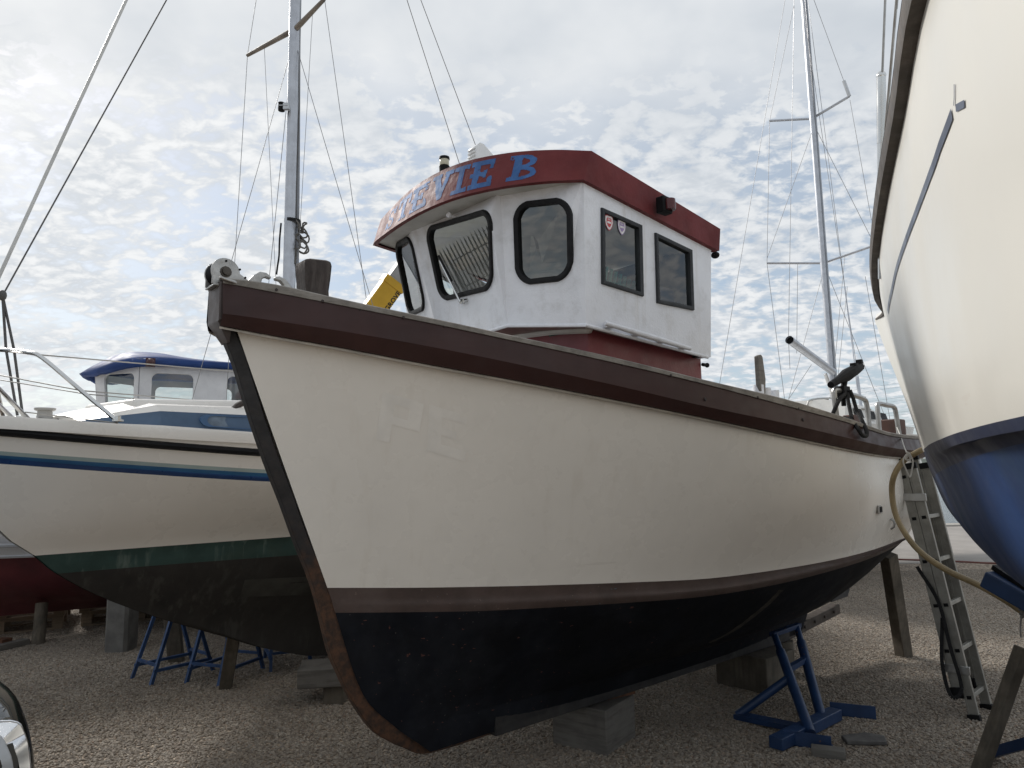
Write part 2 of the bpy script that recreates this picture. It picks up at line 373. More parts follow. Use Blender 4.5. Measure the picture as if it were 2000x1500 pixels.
def water_mat():
    m = bpy.data.materials.new('harbour_water'); m.use_nodes = True; nt = m.node_tree; b = nt.nodes['Principled BSDF']
    b.inputs['Base Color'].default_value = (.035, .06, .075, 1); b.inputs['Roughness'].default_value = .08; b.inputs['IOR'].default_value = 1.33
    tc = N(nt, 'ShaderNodeTexCoord'); mp = N(nt, 'ShaderNodeMapping'); LK(nt, tc, 'Object', mp, 0); mp.inputs['Scale'].default_value = (.6, 1.6, 1)
    n = N(nt, 'ShaderNodeTexNoise', ins={'Scale': 1.6, 'Detail': 6., 'Roughness': .6}); LK(nt, mp, 0, n, 0)
    bp = N(nt, 'ShaderNodeBump', ins={'Strength': .7, 'Distance': .25}); LK(nt, n, 'Fac', bp, 'Height'); LK(nt, bp, 0, b, 'Normal'); return m
plane('harbour_water', [(-4000, QUAY-.2, -1.3), (4000, QUAY-.2, -1.3), (4000, 6000, -1.3), (-4000, 6000, -1.3)], water_mat())
hm = MB(); rows = [[], [], []]
for i in range(81):
    x = -4000+i*100; h = 14+9*math.sin(i*.37)+6*math.sin(i*1.1+1)+4*random.random()
    rows[0].append((x, 2600, -2)); rows[1].append((x, 2680, h*.8)); rows[2].append((x, 3000, h))
hm.grid(rows); struct(hm.build('far_shore_hills', mat('far_hills', (.07, .085, .07), .95, var=.3, vscale=.004), smooth=60))

# loose stones over the part of the yard that shows: geometry nodes scatter, one "stuff" object
def gravel():
    m = bpy.data.materials.new('gravel_stones'); m.use_nodes = True; nt = m.node_tree; b = nt.nodes['Principled BSDF']
    oi = N(nt, 'ShaderNodeObjectInfo'); cr = N(nt, 'ShaderNodeValToRGB'); LK(nt, oi, 'Random', cr, 0)
    els = cr.color_ramp.elements
    cols = [(0, (.17, .142, .115)), (.2, (.24, .20, .158)), (.42, (.31, .264, .208)), (.6, (.26, .235, .205)), (.78, (.36, .31, .245)), (.9, (.43, .39, .33)), (1, (.30, .21, .145))]
    els[0].position, els[0].color = 0, (*cols[0][1], 1); els[1].position, els[1].color = 1, (*cols[-1][1], 1)
    for p, c in cols[1:-1]: e = els.new(p); e.color = (*c, 1)
    tc = N(nt, 'ShaderNodeTexCoord'); n = N(nt, 'ShaderNodeTexNoise', ins={'Scale': 45., 'Detail': 4.}); LK(nt, tc, 'Object', n, 0)
    nb = N(nt, 'ShaderNodeTexNoise', ins={'Scale': .9, 'Detail': 5., 'Roughness': .6}); LK(nt, oi, 'Location', nb, 0)
    c1_ = MIX(nt, RAMP(nt, n.outputs['Fac'], .3, .7, .0, .4), cr.outputs[0], (.14, .115, .095))
    nt.links.new(MIX(nt, RAMP(nt, nb.outputs['Fac'], .42, .66, .0, .5), c1_, (.17, .145, .12)), b.inputs['Base Color'])
    b.inputs['Roughness'].default_value = .85
    poly = [(-3.0, 2.6, .002), (3.2, 2.6, .002), (7.6, 11.2, .002), (-8.6, 11.2, .002)]
    mb = MB().add(poly, [(0, 1, 2, 3)]); o = mb.build('gravel_stones', m, smooth=0); o['kind'] = 'stuff'
    poly2 = None
    ng = bpy.data.node_groups.new('scatter_stones', 'GeometryNodeTree')
    ng.interface.new_socket('Geometry', in_out='INPUT', socket_type='NodeSocketGeometry')
    ng.interface.new_socket('Geometry', in_out='OUTPUT', socket_type='NodeSocketGeometry')
    gi = ng.nodes.new('NodeGroupInput'); go = ng.nodes.new('NodeGroupOutput')
    dp = ng.nodes.new('GeometryNodeDistributePointsOnFaces'); dp.inputs['Density'].default_value = 5000; dp.inputs['Seed'].default_value = 3
    ng.links.new(gi.outputs[0], dp.inputs['Mesh'])
    gti = ng.nodes.new('GeometryNodeGeometryToInstance')
    for k in range(5):
        ic = ng.nodes.new('GeometryNodeMeshIcoSphere'); ic.inputs['Radius'].default_value = .0092; ic.inputs['Subdivisions'].default_value = 2
        sp = ng.nodes.new('GeometryNodeSetPosition'); ng.links.new(ic.outputs['Mesh'], sp.inputs['Geometry'])
        nz = ng.nodes.new('ShaderNodeTexNoise'); nz.noise_dimensions = '4D'; nz.inputs['W'].default_value = k*7.3; nz.inputs['Scale'].default_value = 95.; nz.inputs['Detail'].default_value = 1.
        sb = ng.nodes.new('ShaderNodeVectorMath'); sb.operation = 'SUBTRACT'; sb.inputs[1].default_value = (.5, .5, .5)
        sc = ng.nodes.new('ShaderNodeVectorMath'); sc.operation = 'SCALE'; sc.inputs['Scale'].default_value = .014
        ng.links.new(nz.outputs['Color'], sb.inputs[0]); ng.links.new(sb.outputs[0], sc.inputs[0]); ng.links.new(sc.outputs[0], sp.inputs['Offset'])
        sm = ng.nodes.new('GeometryNodeSetMaterial'); sm.inputs['Material'].default_value = m; ng.links.new(sp.outputs[0], sm.inputs['Geometry'])
        ng.links.new(sm.outputs[0], gti.inputs[0])
    iop = ng.nodes.new('GeometryNodeInstanceOnPoints'); iop.inputs['Pick Instance'].default_value = True
    ng.links.new(dp.outputs['Points'], iop.inputs['Points']); ng.links.new(gti.outputs[0], iop.inputs['Instance'])
    rr = ng.nodes.new('FunctionNodeRandomValue'); rr.data_type = 'FLOAT_VECTOR'; rr.inputs[0].default_value = (-.45, -.45, 0); rr.inputs[1].default_value = (.45, .45, 6.28)
    rs = ng.nodes.new('FunctionNodeRandomValue'); rs.data_type = 'FLOAT_VECTOR'; rs.inputs[0].default_value = (.55, .5, .38); rs.inputs[1].default_value = (1.45, 1.15, .85); rs.inputs['Seed'].default_value = 5
    ng.links.new(rr.outputs[0], iop.inputs['Rotation']); ng.links.new(rs.outputs[0], iop.inputs['Scale'])
    ri = ng.nodes.new('FunctionNodeRandomValue'); ri.data_type = 'INT'; ri.inputs[4].default_value = 0; ri.inputs[5].default_value = 4; ri.inputs['Seed'].default_value = 9
    ng.links.new(ri.outputs[2], iop.inputs['Instance Index'])
    ng.links.new(iop.outputs[0], go.inputs[0])
    md = o.modifiers.new('scatter', 'NODES'); md.node_group = ng
gravel()
# ================================================================== MAIN FISHING BOAT
F1 = Frame((-.404, 3.674), 40.9)
boat = thing('fishing_boat', 'cream wooden-railed fishing boat with white wheelhouse and maroon roof, propped up on the gravel', 'fishing boat', F1.w(1.2, 0, 0))
T = [0, .03, .07, .12, .18, .26, .35, .45, .55, .65, .75, .83, .89, .94, .975, 1.0]
L_capT = [(433, 545), (478, 552), (549, 561), (586, 569), (637, 582), (700, 596), (730, 602), (905, 638.5), (1080, 677), (1140, 689), (1292, 722.5), (1380, 747.5), (1505, 775), (1630, 812), (1667, 827), (1705, 840), (1742, 848), (1777, 851), (1830, 851)]
L_capB = [(433, 556), (505, 570), (586, 586), (700, 608), (730, 614), (905, 649), (1080, 687.5), (1200, 713), (1292, 733), (1380, 756), (1505, 789), (1630, 822), (1705, 847), (1742, 855), (1777, 858), (1830, 858)]
L_chine = [(433, 616), (454, 620), (535, 632), (625, 648), (700, 656), (730, 661), (905, 696), (1080, 731), (1240, 767), (1380, 800), (1505, 825), (1655, 860), (1705, 872), (1755, 880), (1780, 881), (1830, 881)]
L_strB = [(431, 637), (448, 640), (490, 648.5), (550, 660.5), (625, 672.5), (700, 687), (730, 693), (905, 726), (1080, 757.5), (1240, 790), (1380, 818), (1505, 845), (1630, 872), (1705, 887), (1755, 894), (1777, 894), (1830, 894)]
L_W1 = [(610, 1148), (800, 1148), (1000, 1145), (1200, 1139), (1400, 1129), (1482, 1118), (1585, 1103), (1670, 1084), (1721, 1069), (1777, 1046), (1810, 1030)]
L_W2 = [(620, 1197), (800, 1196), (960, 1193), (1200, 1180), (1400, 1163), (1508, 1145), (1645, 1110), (1721, 1084), (1764, 1060), (1800, 1040)]
bS = [.06, .17, .31, .46, .61, .77, .91, 1.01, 1.06, 1.06, 1.01, .90, .76, .57, .36, .0]
bW = [.04, .10, .19, .31, .44, .60, .75, .87, .94, .95, .90, .79, .65, .47, .28, .0]
bB = [.04, .07, .11, .17, .24, .34, .45, .55, .61, .61, .55, .45, .35, .24, .13, .0]
bG = [.04, .05, .06, .07, .085, .10, .12, .13, .14, .14, .12, .10, .08, .07, .05, .0]
bM = []
for t, s_, w_ in zip(T, bS, bW): bM.append((s_+w_)/2+float(np.interp(t, [0, .15, .5, .72, .88, 1], [-.005, -.02, .045, .045, .09, 0])))
def clampz(zs, k=11, rise=.02):
    zs = list(zs)
    for i in range(k+1, len(zs)): zs[i] = zs[k]+rise*(i-k)
    return zs
def arow(a0, a1): return [lerp(a0, a1, t) for t in T]
aS, aH = arow(-1.11, 4.95), arow(-1.035, 4.93)
aW1, aW2, aM = arow(-.60, 4.70), arow(-.56, 4.66), arow(-.82, 4.88)
zfit = lambda L, a, b: [F1.fit(L, x, y) for x, y in zip(a, b)]
zT, zB, zC, zL = (clampz(zfit(L, aS, bS)) for L in (L_capT, L_capB, L_chine, L_strB))
zW1, zW2 = clampz(zfit(L_W1, aW1, bW), 11, .012), clampz(zfit(L_W2, aW2, bW), 10, .012)
zM = [(p+q)/2 for p, q in zip(zL, zW1)]
aB, zBl = arow(-.42, 4.45), list(np.interp(T, [0, .3, .6, .75, .9, 1], [.62, .62, .64, .70, .80, .88]))
aG, zG = arow(-.23, 3.95), list(np.interp(T, [0, .3, .6, .8, .92, 1], [.42, .41, .42, .47, .56, .66]))
aK, zK = arow(-.06, 3.5), [.285]*16
bHull = [max(0, b-.012) for b in bS]
rows3 = [(aH, bHull, zL), (aM, bM, zM), (aW1, bW, zW1), (aW2, [b*.992 for b in bW], zW2), (aB, bB, zBl), (aG, bG, zG)]
def hull_surface(Fr, rows3, sub, nst=4, straight_tail=None, T=T):
    """port side: rows (levels) x stations, smoothed both ways"""
    lv = []
    for a, b, z in rows3:
        P = [Vector((x, max(y, 0), q)) for x, y, q in zip(a, b, z)]
        lv.append(crom(P, nst))
    n = len(lv[0]); out = [[] for _ in range((len(lv)-1)*sub+1)]
    for j in range(n):
        c = crom([r[j] for r in lv], sub)
        for i, q in enumerate(c): out[i].append(Vector((q.x, max(q.y, 0), q.z)))
    return out
SUB = 5
hs = hull_surface(F1, rows3, SUB)
def sided(Fr, rows, sgn): return [[Fr.w(q.x, q.y*sgn, q.z) for q in r] for r in rows]
mi_rows = [0]*(2*SUB)+[1]*SUB+[2]*(2*SUB)
hb = MB()
for sg in (1, -1): hb.grid(sided(F1, hs, sg), mi_rows)
kb = crom([Vector((x, .05, z)) for x, z in zip(aK, zK)], 4)
for sg in (1, -1): hb.grid([[F1.w(q.x, q.y*sg, q.z) for q in hs[-1]], [F1.w(q.x, q.y*sg, q.z) for q in kb]], 2)
hb.grid([[F1.w(q.x, .05, q.z) for q in kb], [F1.w(q.x, -.05, q.z) for q in kb]], 2)
hull = hb.build('hull', [CREAM, BOOT, ANTI], boat, smooth=50)
BV = BVHTree.FromPolygons([tuple(q) for q in hb.v], hb.f)
def hit(bvh, u, v, off=.0015):
    h = bvh.ray_cast(EYE, ray(u, v).normalized())
    if h[0] is None: return None
    n = h[1]
    if n.dot(ray(u, v)) > 0: n = -n
    return h[0]+n*off
# bulwark strake, white lip, cap
fine = lambda a, b, z, db=0., dz=0.: [Vector((q.x, max(q.y, 0)+db*min(1, q.y/.15+.35), q.z+dz)) for q in crom([Vector((x, y, w)) for x, y, w in zip(a, b, z)], 4)]
r_lip = fine(aH, bHull, zL, .004, -.012); r_lip2 = fine(aS, bS, zL, .006, -.010); r_lip3 = fine(aS, bS, zL, .006, -.001)
r_b0 = fine(aS, bS, zL, .020); r_c = fine(aS, bS, zC, .054); r_t = fine(aS, bS, zB, .034); r_in = fine(aS, bS, zB, -.02)
sb, lipb, capb = MB(), MB(), MB()
for sg in (1, -1):
    W = lambda r: [F1.w(q.x, q.y*sg, q.z) for q in r]
    sb.grid([W(fine(aH, bHull, zL, .0)), W(r_b0), W(r_c), W(r_t), W(r_in)])
    lipb.grid([W(r_lip), W(r_lip2), W(r_lip3)])
    t0, t1 = fine(aS, bS, zB, .040, .001), fine(aS, bS, zT, .042, -.006)
    t2, t3, t4, t5 = fine(aS, bS, zT, .034, 0), fine(aS, bS, zT, -.07, .002), fine(aS, bS, zT, -.08, -.006), fine(aS, bS, zB, -.08)
    for r in (t3, t4, t5):
        for i, q in enumerate(r): q.y = max(q.y, 0.0)
    capb.grid([W(r) for r in (t0, t1, t2, t3, t4, t5, t0)])
# stem head: the squared, chamfered end of the strake
zh = lambda f: F1.w(*f)
def quad(mb, *p, mi=0): mb.add(p, [tuple(range(len(p)))], mi)
hx = -1.135
prof = [(zT[0]-.012, .078), (zC[0]-.02, .080), (zL[0]+.02, .070), (zL[0]-.06, .045)]
rows = []
for z_, hw in prof: rows.append([F1.w(aS[0]+.05, hw, z_), F1.w(hx+(.02 if hw > .06 else .07), hw*.92, z_), F1.w(hx+(.02 if hw > .06 else .07), -hw*.92, z_), F1.w(aS[0]+.05, -hw, z_)])
hd = MB().grid(rows)
hd.add(rows[0], [(0, 1, 2, 3)]); hd.add(rows[-1], [(3, 2, 1, 0)])
STEMHEAD = mat('stem_head_paint', (.075, .058, .056), .5, var=.15, vscale=8, dirt=((.13, .115, .11), .4, 6), bump=.002, bscale=40)
hd.build('stem_head', STEMHEAD, boat, bevel=.008)
sb.build('bulwark_strake', BROWN, boat, smooth=25)
lipb.build('hull_lip', mat('grubby_lip_paint', (.46, .42, .36), .5, var=.15, vscale=9), boat, smooth=40)
cap = capb.build('gunwale_cap', CAPWOOD, boat, smooth=40)
# stem post and rusty band
prof = [(430, 652), (455, 712), (478, 790), (515, 900), (548, 985), (575, 1060), (610, 1150), (640, 1270), (660, 1318), (680, 1360), (705, 1400), (730, 1430), (757, 1447), (785, 1459)]
sp = [Vector((lambda l: (l[0], 0, l[2]))(F1.bp(u, v, 0))) for u, v in prof]+[Vector((-.08, 0, .272)), Vector((.12, 0, .262)), Vector((.35, 0, .264))]
sp = crom(sp, 3); st = MB(); rr_ = []
for i, q in enumerate(sp):
    t = (sp[min(i+1, len(sp)-1)]-sp[max(i-1, 0)]).normalized(); nin = Vector((-t.z, 0, t.x))
    if nin.x < 0 and abs(nin.x) > .3: nin = -nin
    if nin.z < 0 and abs(nin.x) <= .3: nin = -nin
    hw = .028; ib = q+nin*(.052+.028*min(1, max(0, (1.15-q.z)/.3)))
    jit = random.uniform(-.0015, .0015)
    rr_.append([F1.w(q.x, hw*.8+jit, q.z), F1.w(ib.x, hw+.010+jit*2, ib.z), F1.w(ib.x, -hw-.010, ib.z), F1.w(q.x, -hw*.8, q.z)])
st.grid(rr_, 0, True); st.add(rr_[0], [(0, 1, 2, 3)]); st.add(rr_[-1], [(3, 2, 1, 0)])
st.build('stem_post', STEM, boat, smooth=40, bevel=.004)
# keel timber and heel iron
KEELW = mat('tarred_keel_timber', (.022, .021, .022), .8, var=.3, vscale=6, dirt=[((.06, .055, .05), .5, 5)], grain=((3, 3, 40), (.045, .04, .036), .5), bump=.003, bscale=50)
kb_ = MB(); kb_.hexa([F1.w(a, b, z) for z in (.262, .36) for a, b in ((.33, -.062), (.33, .062), (3.30, .062), (3.30, -.062))])
kb_.build('keel_timber', KEELW, boat, bevel=.006)
HEEL = mat('heel_iron', (.10, .085, .075), .75, metal=.3, var=.25, vscale=9, dirt=((.05, .035, .028), .5, 10))
hi_ = MB(); hi_.hexa([F1.w(3.25, -.045, .25), F1.w(3.25, .045, .25), F1.w(4.21, .04, .335), F1.w(4.21, -.04, .335), F1.w(3.25, -.045, .33), F1.w(3.25, .045, .33), F1.w(4.21, .04, .415), F1.w(4.21, -.04, .415)])
for k in range(5):
    q = F1.w(3.4+.17*k, .047, .305+.016*k); hi_.lathe([(0, 0), (.014, 0), (.014, .012), (0, .012)], q, F1.P, 8)
hi_.build('heel_shoe', HEEL, boat, bevel=.004)
rd = MB(); rd.prism([F1.w(a, .018, z) for a, z in ((4.12, .44), (4.42, .45), (4.47, .50), (4.50, .9), (4.2, .95), (4.12, .55))], F1.P*-.036)
rd.build('rudder', mat('rudder_plate', (.035, .036, .04), .7, var=.2, dirt=((.10, .09, .08), .4, 7)), boat, bevel=.006)
pr = MB(); pr.tube([F1.w(3.5, 0, .60), F1.w(3.96, 0, .58)], .022, 10)
pc = F1.w(3.9, 0, .582); pr.lathe([(0, -.07), (.03, -.06), (.038, 0), (.03, .06), (0, .08)], pc, F1.A, 12)
pr.build('propeller_shaft', mat('bronze', (.22, .13, .06), .5, metal=.8, var=.2), boat)
for k in range(3):
    an = k*2*math.pi/3+.4; e1 = F1.P*math.cos(an)+Vector((0, 0, 1))*math.sin(an); e2 = F1.A.cross(e1)
    b_ = MB(); b_.prism([pc+e1*.03+e2*.02, pc+e1*.10+e2*.06, pc+e1*.15+e2*.03, pc+e1*.15-e2*.03, pc+e1*.09-e2*.05, pc+e1*.03-e2*.02], F1.A*.012+e2*.01)
    b_.build('propeller_blade', bpy.data.materials['bronze'], boat, bevel=.003)
# deck and cockpit well
dk = MB(); pr_ = fine(aS, bS, zB, -.07); ds = []
for q in pr_: ds.append([F1.w(q.x, max(q.y, 0), q.z-.10), F1.w(q.x, 0, q.z-.08), F1.w(q.x, -max(q.y, 0), q.z-.10)])
dk.grid(ds); dk.build('deck', mat('grey_deck_paint', (.30, .31, .31), .7, var=.1, dirt=((.2, .19, .17), .4, 4)), boat, smooth=60)
bw = MB()
for sg in (1, -1):
    bw.grid([[F1.w(q.x, max(q.y+.0, 0)*sg, q.z-.012) for q in pr_], [F1.w(q.x, max(q.y-.01, 0)*sg, q.z-.11) for q in pr_]])
bw.build('bulwark_inside', WHEELWHITE, boat, smooth=60)

# ---- stem-head roller, fairleads, samson post
rl = thing_part = None
bc = F1.bp(441, 531, .045)
cheek = MB()
for bb in (.045, -.045):
    ca, cz = bc[0], bc[2]
    pts = []
    for k in range(15):
        an = R(205)-R(k*14.5); pts.append((ca+.060*math.cos(an), cz+.060*math.sin(an)))
    pts += [(ca+.135, cz-.045), (ca+.15, cz-.058), (ca-.055, cz-.058)]
    cheek.prism([F1.w(a, bb, z) for a, z in pts], F1.P*(-.008 if bb > 0 else .008))
cheek.hexa([F1.w(bc[0]-.05, -.055, bc[2]-.066), F1.w(bc[0]-.05, .055, bc[2]-.066), F1.w(bc[0]+.15, .055, bc[2]-.066), F1.w(bc[0]+.15, -.055, bc[2]-.066), F1.w(bc[0]-.05, -.055, bc[2]-.057), F1.w(bc[0]-.05, .055, bc[2]-.057), F1.w(bc[0]+.15, .055, bc[2]-.057), F1.w(bc[0]+.15, -.055, bc[2]-.057)])
br = cheek.build('bow_roller', GALV, boat, bevel=.002)
wl = MB(); wl.lathe([(0, -.036), (.052, -.036), (.05, -.03), (.026, -.008), (.026, .008), (.05, .03), (.052, .036), (0, .036)], F1.w(bc[0]-.005, -.0, bc[2]+.0), F1.P, 20)
wl.build('roller_wheel', RUBBER, br)
OB = mat('old_bolt', (.10, .09, .08), .5, metal=.8)
bo = MB(); bo.lathe([(0, 0), (.024, 0), (.024, .004), (.017, .0045), (.016, .014), (0, .015)], F1.w(bc[0], .045, bc[2]), F1.P, 12); bo.build('axle_bolt', OB, br, smooth=20)
for da, dz in ((.0, .047), (.058, .02), (.082, -.012), (.06, -.03)): bo = MB(); bo.lathe([(0, 0), (.005, 0), (.005, .003), (0, .003)], F1.w(bc[0]+da, .045, bc[2]+dz), F1.P, 8); bo.build('plate_hole', BLACKP, br)
def horn(u0, v0, flip, b):
    a0, _, z0 = F1.bp(u0, v0, b); f = -1 if flip else 1
    pts = [(-.16, -.022), (-.16, -.012), (-.085, -.010), (-.045, .006), (-.022, .038), (.004, .062), (.032, .066), (.052, .056), (.050, .044), (.030, .046), (.014, .034), (.010, .012), (.018, -.004), (.03, -.012), (.06, -.02), (.06, -.03)]
    p = [F1.w(a0+x*f, b, z0+y-.012-.30*x*f*.55) for x, y in pts]
    MB().prism(p, F1.P*-.024).build('fairlead_horn', GALV, boat, bevel=.004)
horn(506, 552, False, .125); horn(560, 568, True, .165)
p0 = F1.bp(610, 580, 0); pa, pz = -.672, 2.30
pw = MB(); rws = []
for z_, s_ in ((1.9, .058), (2.30, .056), (2.38, .060), (2.44, .056), (2.50, .062), (2.56, .066), (2.578, .062), (2.585, .05)):
    rws.append([F1.w(pa+x*s_, y*s_, z_+.004*x) for x, y in ((-1, -.78), (-.78, -1), (.78, -1), (1, -.78), (1, .78), (.78, 1), (-.78, 1), (-1, .78))])
pw.grid(rws, 0, True); pw.add(rws[-1], [tuple(range(8))]); pw.build('samson_post', DARKWOOD, boat, smooth=25)

# ---- wheelhouse
B = lambda u, v, b: F1.bp(u, v, b)
ringB = [(1.34, -.80, 2.21), None, (.30, -.36, 2.345), (.20, .36, 2.335), (.30, .80, 2.275), (1.30, .80, 2.212)]
ringT = [(1.35, -.84, 2.84), (.20, -.85, 3.0), (.115, -.39, 3.02), (.14, .39, 3.02), (.295, .82, 2.985), (1.33, .82, 2.86)]

_p2b, _p2t, _p1 = F1.w(*ringB[2]), F1.w(*ringT[2]), F1.w(*F1.bp(768, 478, -.86))
_n = (_p2t-_p2b).cross(_p1-_p2b)
ringT[1] = F1.loc(atplane(766, 458, _p2b, _n)); ringB[1] = F1.loc(atplane(800, 640, _p2b, _n))
print('stb corner', ringT[1], ringB[1])
wB = [F1.w(*q) for q in ringB]; wT = [F1.w(*q) for q in ringT]
cen = F1.w(.8, 0, 2.6)
def rounded(c4, rad, n=6):
    out = []
    for i in range(4):
        p, a, b = c4[i], c4[i-1], c4[(i+1) % 4]
        da, db = (a-p), (b-p); ra = min(rad, da.length*.45); rb = min(rad, db.length*.45)
        if rad <= 0: out.append(p); continue
        s, e = p+da.normalized()*ra, p+db.normalized()*rb
        for j in range(n+1):
            t = j/n; out.append(s*(1-t)**2+p*(.62*2*t*(1-t)+0)+e*t*t+((s+e)/2)*(.38*2*t*(1-t)))
    return out
def inset(poly, cin, d):
    c = sum(poly, Vector())/len(poly); n = len(poly); out = []
    nr = (poly[1]-poly[0]).cross(poly[n//2]-poly[0]).normalized()
    for i in range(n):
        t = (poly[(i+1) % n]-poly[i-1]).normalized(); w = nr.cross(t)
        if w.dot(c-poly[i]) < 0: w = -w
        out.append(poly[i]+w*d)
    return out
def wall_with_holes(mb, quad4, holes):
    """planar panel with window holes, triangulated"""
    bm = bmesh.new(); es = []
    for loop in [quad4]+holes:
        vs = [bm.verts.new(q) for q in loop]
        es += [bm.edges.new((vs[i], vs[(i+1) % len(vs)])) for i in range(len(vs))]
    n = (quad4[1]-quad4[0]).cross(quad4[2]-quad4[0]).normalized()
    bmesh.ops.triangle_fill(bm, edges=es, use_beauty=True, normal=n)
    bm.verts.index_update()
    mb.add([q.co.copy() for q in bm.verts], [tuple(w.index for w in f.verts) for f in bm.faces]); bm.free()
def panel(i, j): return [wB[i], wB[j], wT[j], wT[i]]
def pane_pts(i, j, px):
    q = panel(i, j); n = (q[1]-q[0]).cross(q[3]-q[0]).normalized()
    c = sum(q, Vector())/4
    return [atplane(u, v, c, n) for u, v in px], n
WIN = [  # panel i, j, outer frame corners (TL, TR, BR, BL), corner radius, frame width
    (3, 4, [(1003, 396), (1117.6, 383), (1120.4, 547), (1008.6, 559)], .085, .028),
    (2, 3, [(831, 443.6), (960, 404), (966, 565), (862.4, 590)], .08, .028),
    (1, 2, [(772, 476), (803, 458), (834, 604), (801, 619)], .085, .028),
    (4, 5, [(1172.7, 406), (1251.3, 440.8), (1254.3, 579.5), (1173.8, 554.6)], 0, .030),
    (4, 5, [(1277.6, 454.8), (1349, 488.8), (1353, 606.7), (1281.5, 592)], 0, .030)]
holes = {}; wins = []
for (i, j, px, rad, fw_) in WIN:
    c4, n = pane_pts(i, j, px)
    if n.dot(sum(c4, Vector())/4-cen) < 0: n = -n
    outer = rounded(c4, rad); inner = inset(outer, None, fw_)
    hole = inset(outer, None, fw_*.45)
    holes.setdefault((i, j), []).append(hole); wins.append((outer, inner, n, rad))
# starboard side and after windows, away from the camera
def rel(i, j, x0, x1, y0, y1):
    q = panel(i, j); f = lambda x, y: (q[0].lerp(q[1], x)).lerp(q[3].lerp(q[2], x), y)
    return [f(x0, y1), f(x1, y1), f(x1, y0), f(x0, y0)]
for (i, j, args) in ((0, 1, (.12, .46, .28, .85)), (0, 1, (.54, .90, .28, .85)), (5, 0, (.55, .95, .02, .9))):
    c4 = rel(i, j, *args); q = panel(i, j); n = (q[1]-q[0]).cross(q[3]-q[0]).normalized()
    if n.dot(sum(c4, Vector())/4-cen) < 0: n = -n
    outer = rounded(c4, .03); holes.setdefault((i, j), []).append(inset(outer, None, .014)); wins.append((outer, inset(outer, None, .03), n, 0))
wh = MB()
for i, j in ((0, 1), (1, 2), (2, 3), (3, 4), (4, 5), (5, 0)): wall_with_holes(wh, panel(i, j), holes.get((i, j), []))
wo = wh.build('wheelhouse', WHEELWHITE, boat, smooth=0)
bm = bmesh.new(); bm.from_mesh(wo.data); bmesh.ops.remove_doubles(bm, verts=bm.verts, dist=.001); bmesh.ops.recalc_face_normals(bm, faces=bm.faces); bm.to_mesh(wo.data); bm.free()
sd = wo.modifiers.new('thickness', 'SOLIDIFY'); sd.thickness = .03; sd.offset = -1
FR = {}
for k, (outer, inner, n, rad) in enumerate(wins):
    f = MB(); m_ = len(outer)
    o1 = [q+n*.012 for q in outer]; i1 = [q+n*.010 for q in inner]; i0 = [q-n*.022 for q in inner]; o0 = [q-n*.004 for q in outer]
    o1b = [q+n*.006 for q in outer]; mid = [(p*.55+q*.45)+n*.004 for p, q in zip(o1, i1)]
    f.grid([o0, o1b, [p.lerp(q, .12)+n*.002 for p, q in zip(o1, i1)], mid, i1, i0], 0, True)
    f.add([], []); fr = f.build('window_frame', RUBBER if rad > .05 else CHARCOAL, boat, smooth=40)
    g = MB(); g.add([q-n*.006 for q in inner], [tuple(range(m_))]); g.build('glass_pane', GLASS, fr, smooth=0)
    FR[k] = fr
# eaves board (fascia) with camber
L_fb = [(730, 477), (760, 451), (801, 421), (846, 398), (900, 382), (990, 365.5), (1057, 357.6), (1136, 348.6), (1200, 340)]
L_ft = [(741, 437), (801, 368), (837, 341), (877, 324), (922, 311.5), (967, 305), (1040, 298), (1154, 291), (1200, 288)]
fb_b = [-.86, -.70, -.5, -.25, 0, .25, .5, .7, .845]
fb_a = [.130, .055, .005, -.035, -.045, -.025, .045, .145, .268]
bot, top = [], []
for a, b in zip(fb_a, fb_b):
    bot.append(Vector((a, b, F1.fit(L_fb, a, b)))); top.append(Vector((a+.05, b*1.012, F1.fit(L_ft, a+.05, b*1.012))))
for r_ in (bot, top):   # settle the measured heights into one fair curve
    zs = [q.z for q in r_]; c = np.polyfit(fb_b, zs, 3)
    for q, b in zip(r_, fb_b): q.z = .35*q.z+.65*float(np.polyval(c, b))
print('fascia z', [round(q.z, 3) for q in bot], [round(q.z, 3) for q in top])
botc, topc = crom(bot, 8), crom(top, 8)
aft_b = F1.bp(1405, 490, .845); aft_t = F1.bp(1407, 447, .85)
fa = MB(); WF = lambda q: F1.w(q.x, q.y, q.z)
PB = [WF(q) for q in botc]; PT = [WF(q) for q in topc]
AB, AT = F1.w(*aft_b), F1.w(*aft_t); SB_, ST_ = F1.w(1.42, -.87, bot[0].z-.12), F1.w(1.45, -.875, top[0].z-.14)
ringb = PB+[AB, SB_]; ringt = PT+[AT, ST_]
cc_ = F1.w(.75, 0, 3.0)
inb = [q+(Vector((cc_.x, cc_.y, q.z))-q)*.035 for q in ringb]
fa.grid([inb, ringb, ringt], 0, True)
roof = fa.build('roof_fascia', MAROON, boat, smooth=30)
rp = MB(); ring2 = [q+(Vector((cc_.x, cc_.y, q.z))-q)*.01+Vector((0, 0, .004)) for q in ringt]
mid_ = [q.lerp(Vector((cc_.x, cc_.y, q.z+.05)), .5) for q in ring2]; ctr = sum(ring2, Vector())/len(ring2)+Vector((0, 0, .07))
rp.grid([ringt, ring2, [q.lerp(ctr, .5)+Vector((0, 0, .01)) for q in ring2], [q.lerp(ctr, .97) for q in ring2]], 0, True)
rp.build('roof_top', mat('roof_paint', (.45, .44, .42), .6, var=.1), boat, smooth=40)
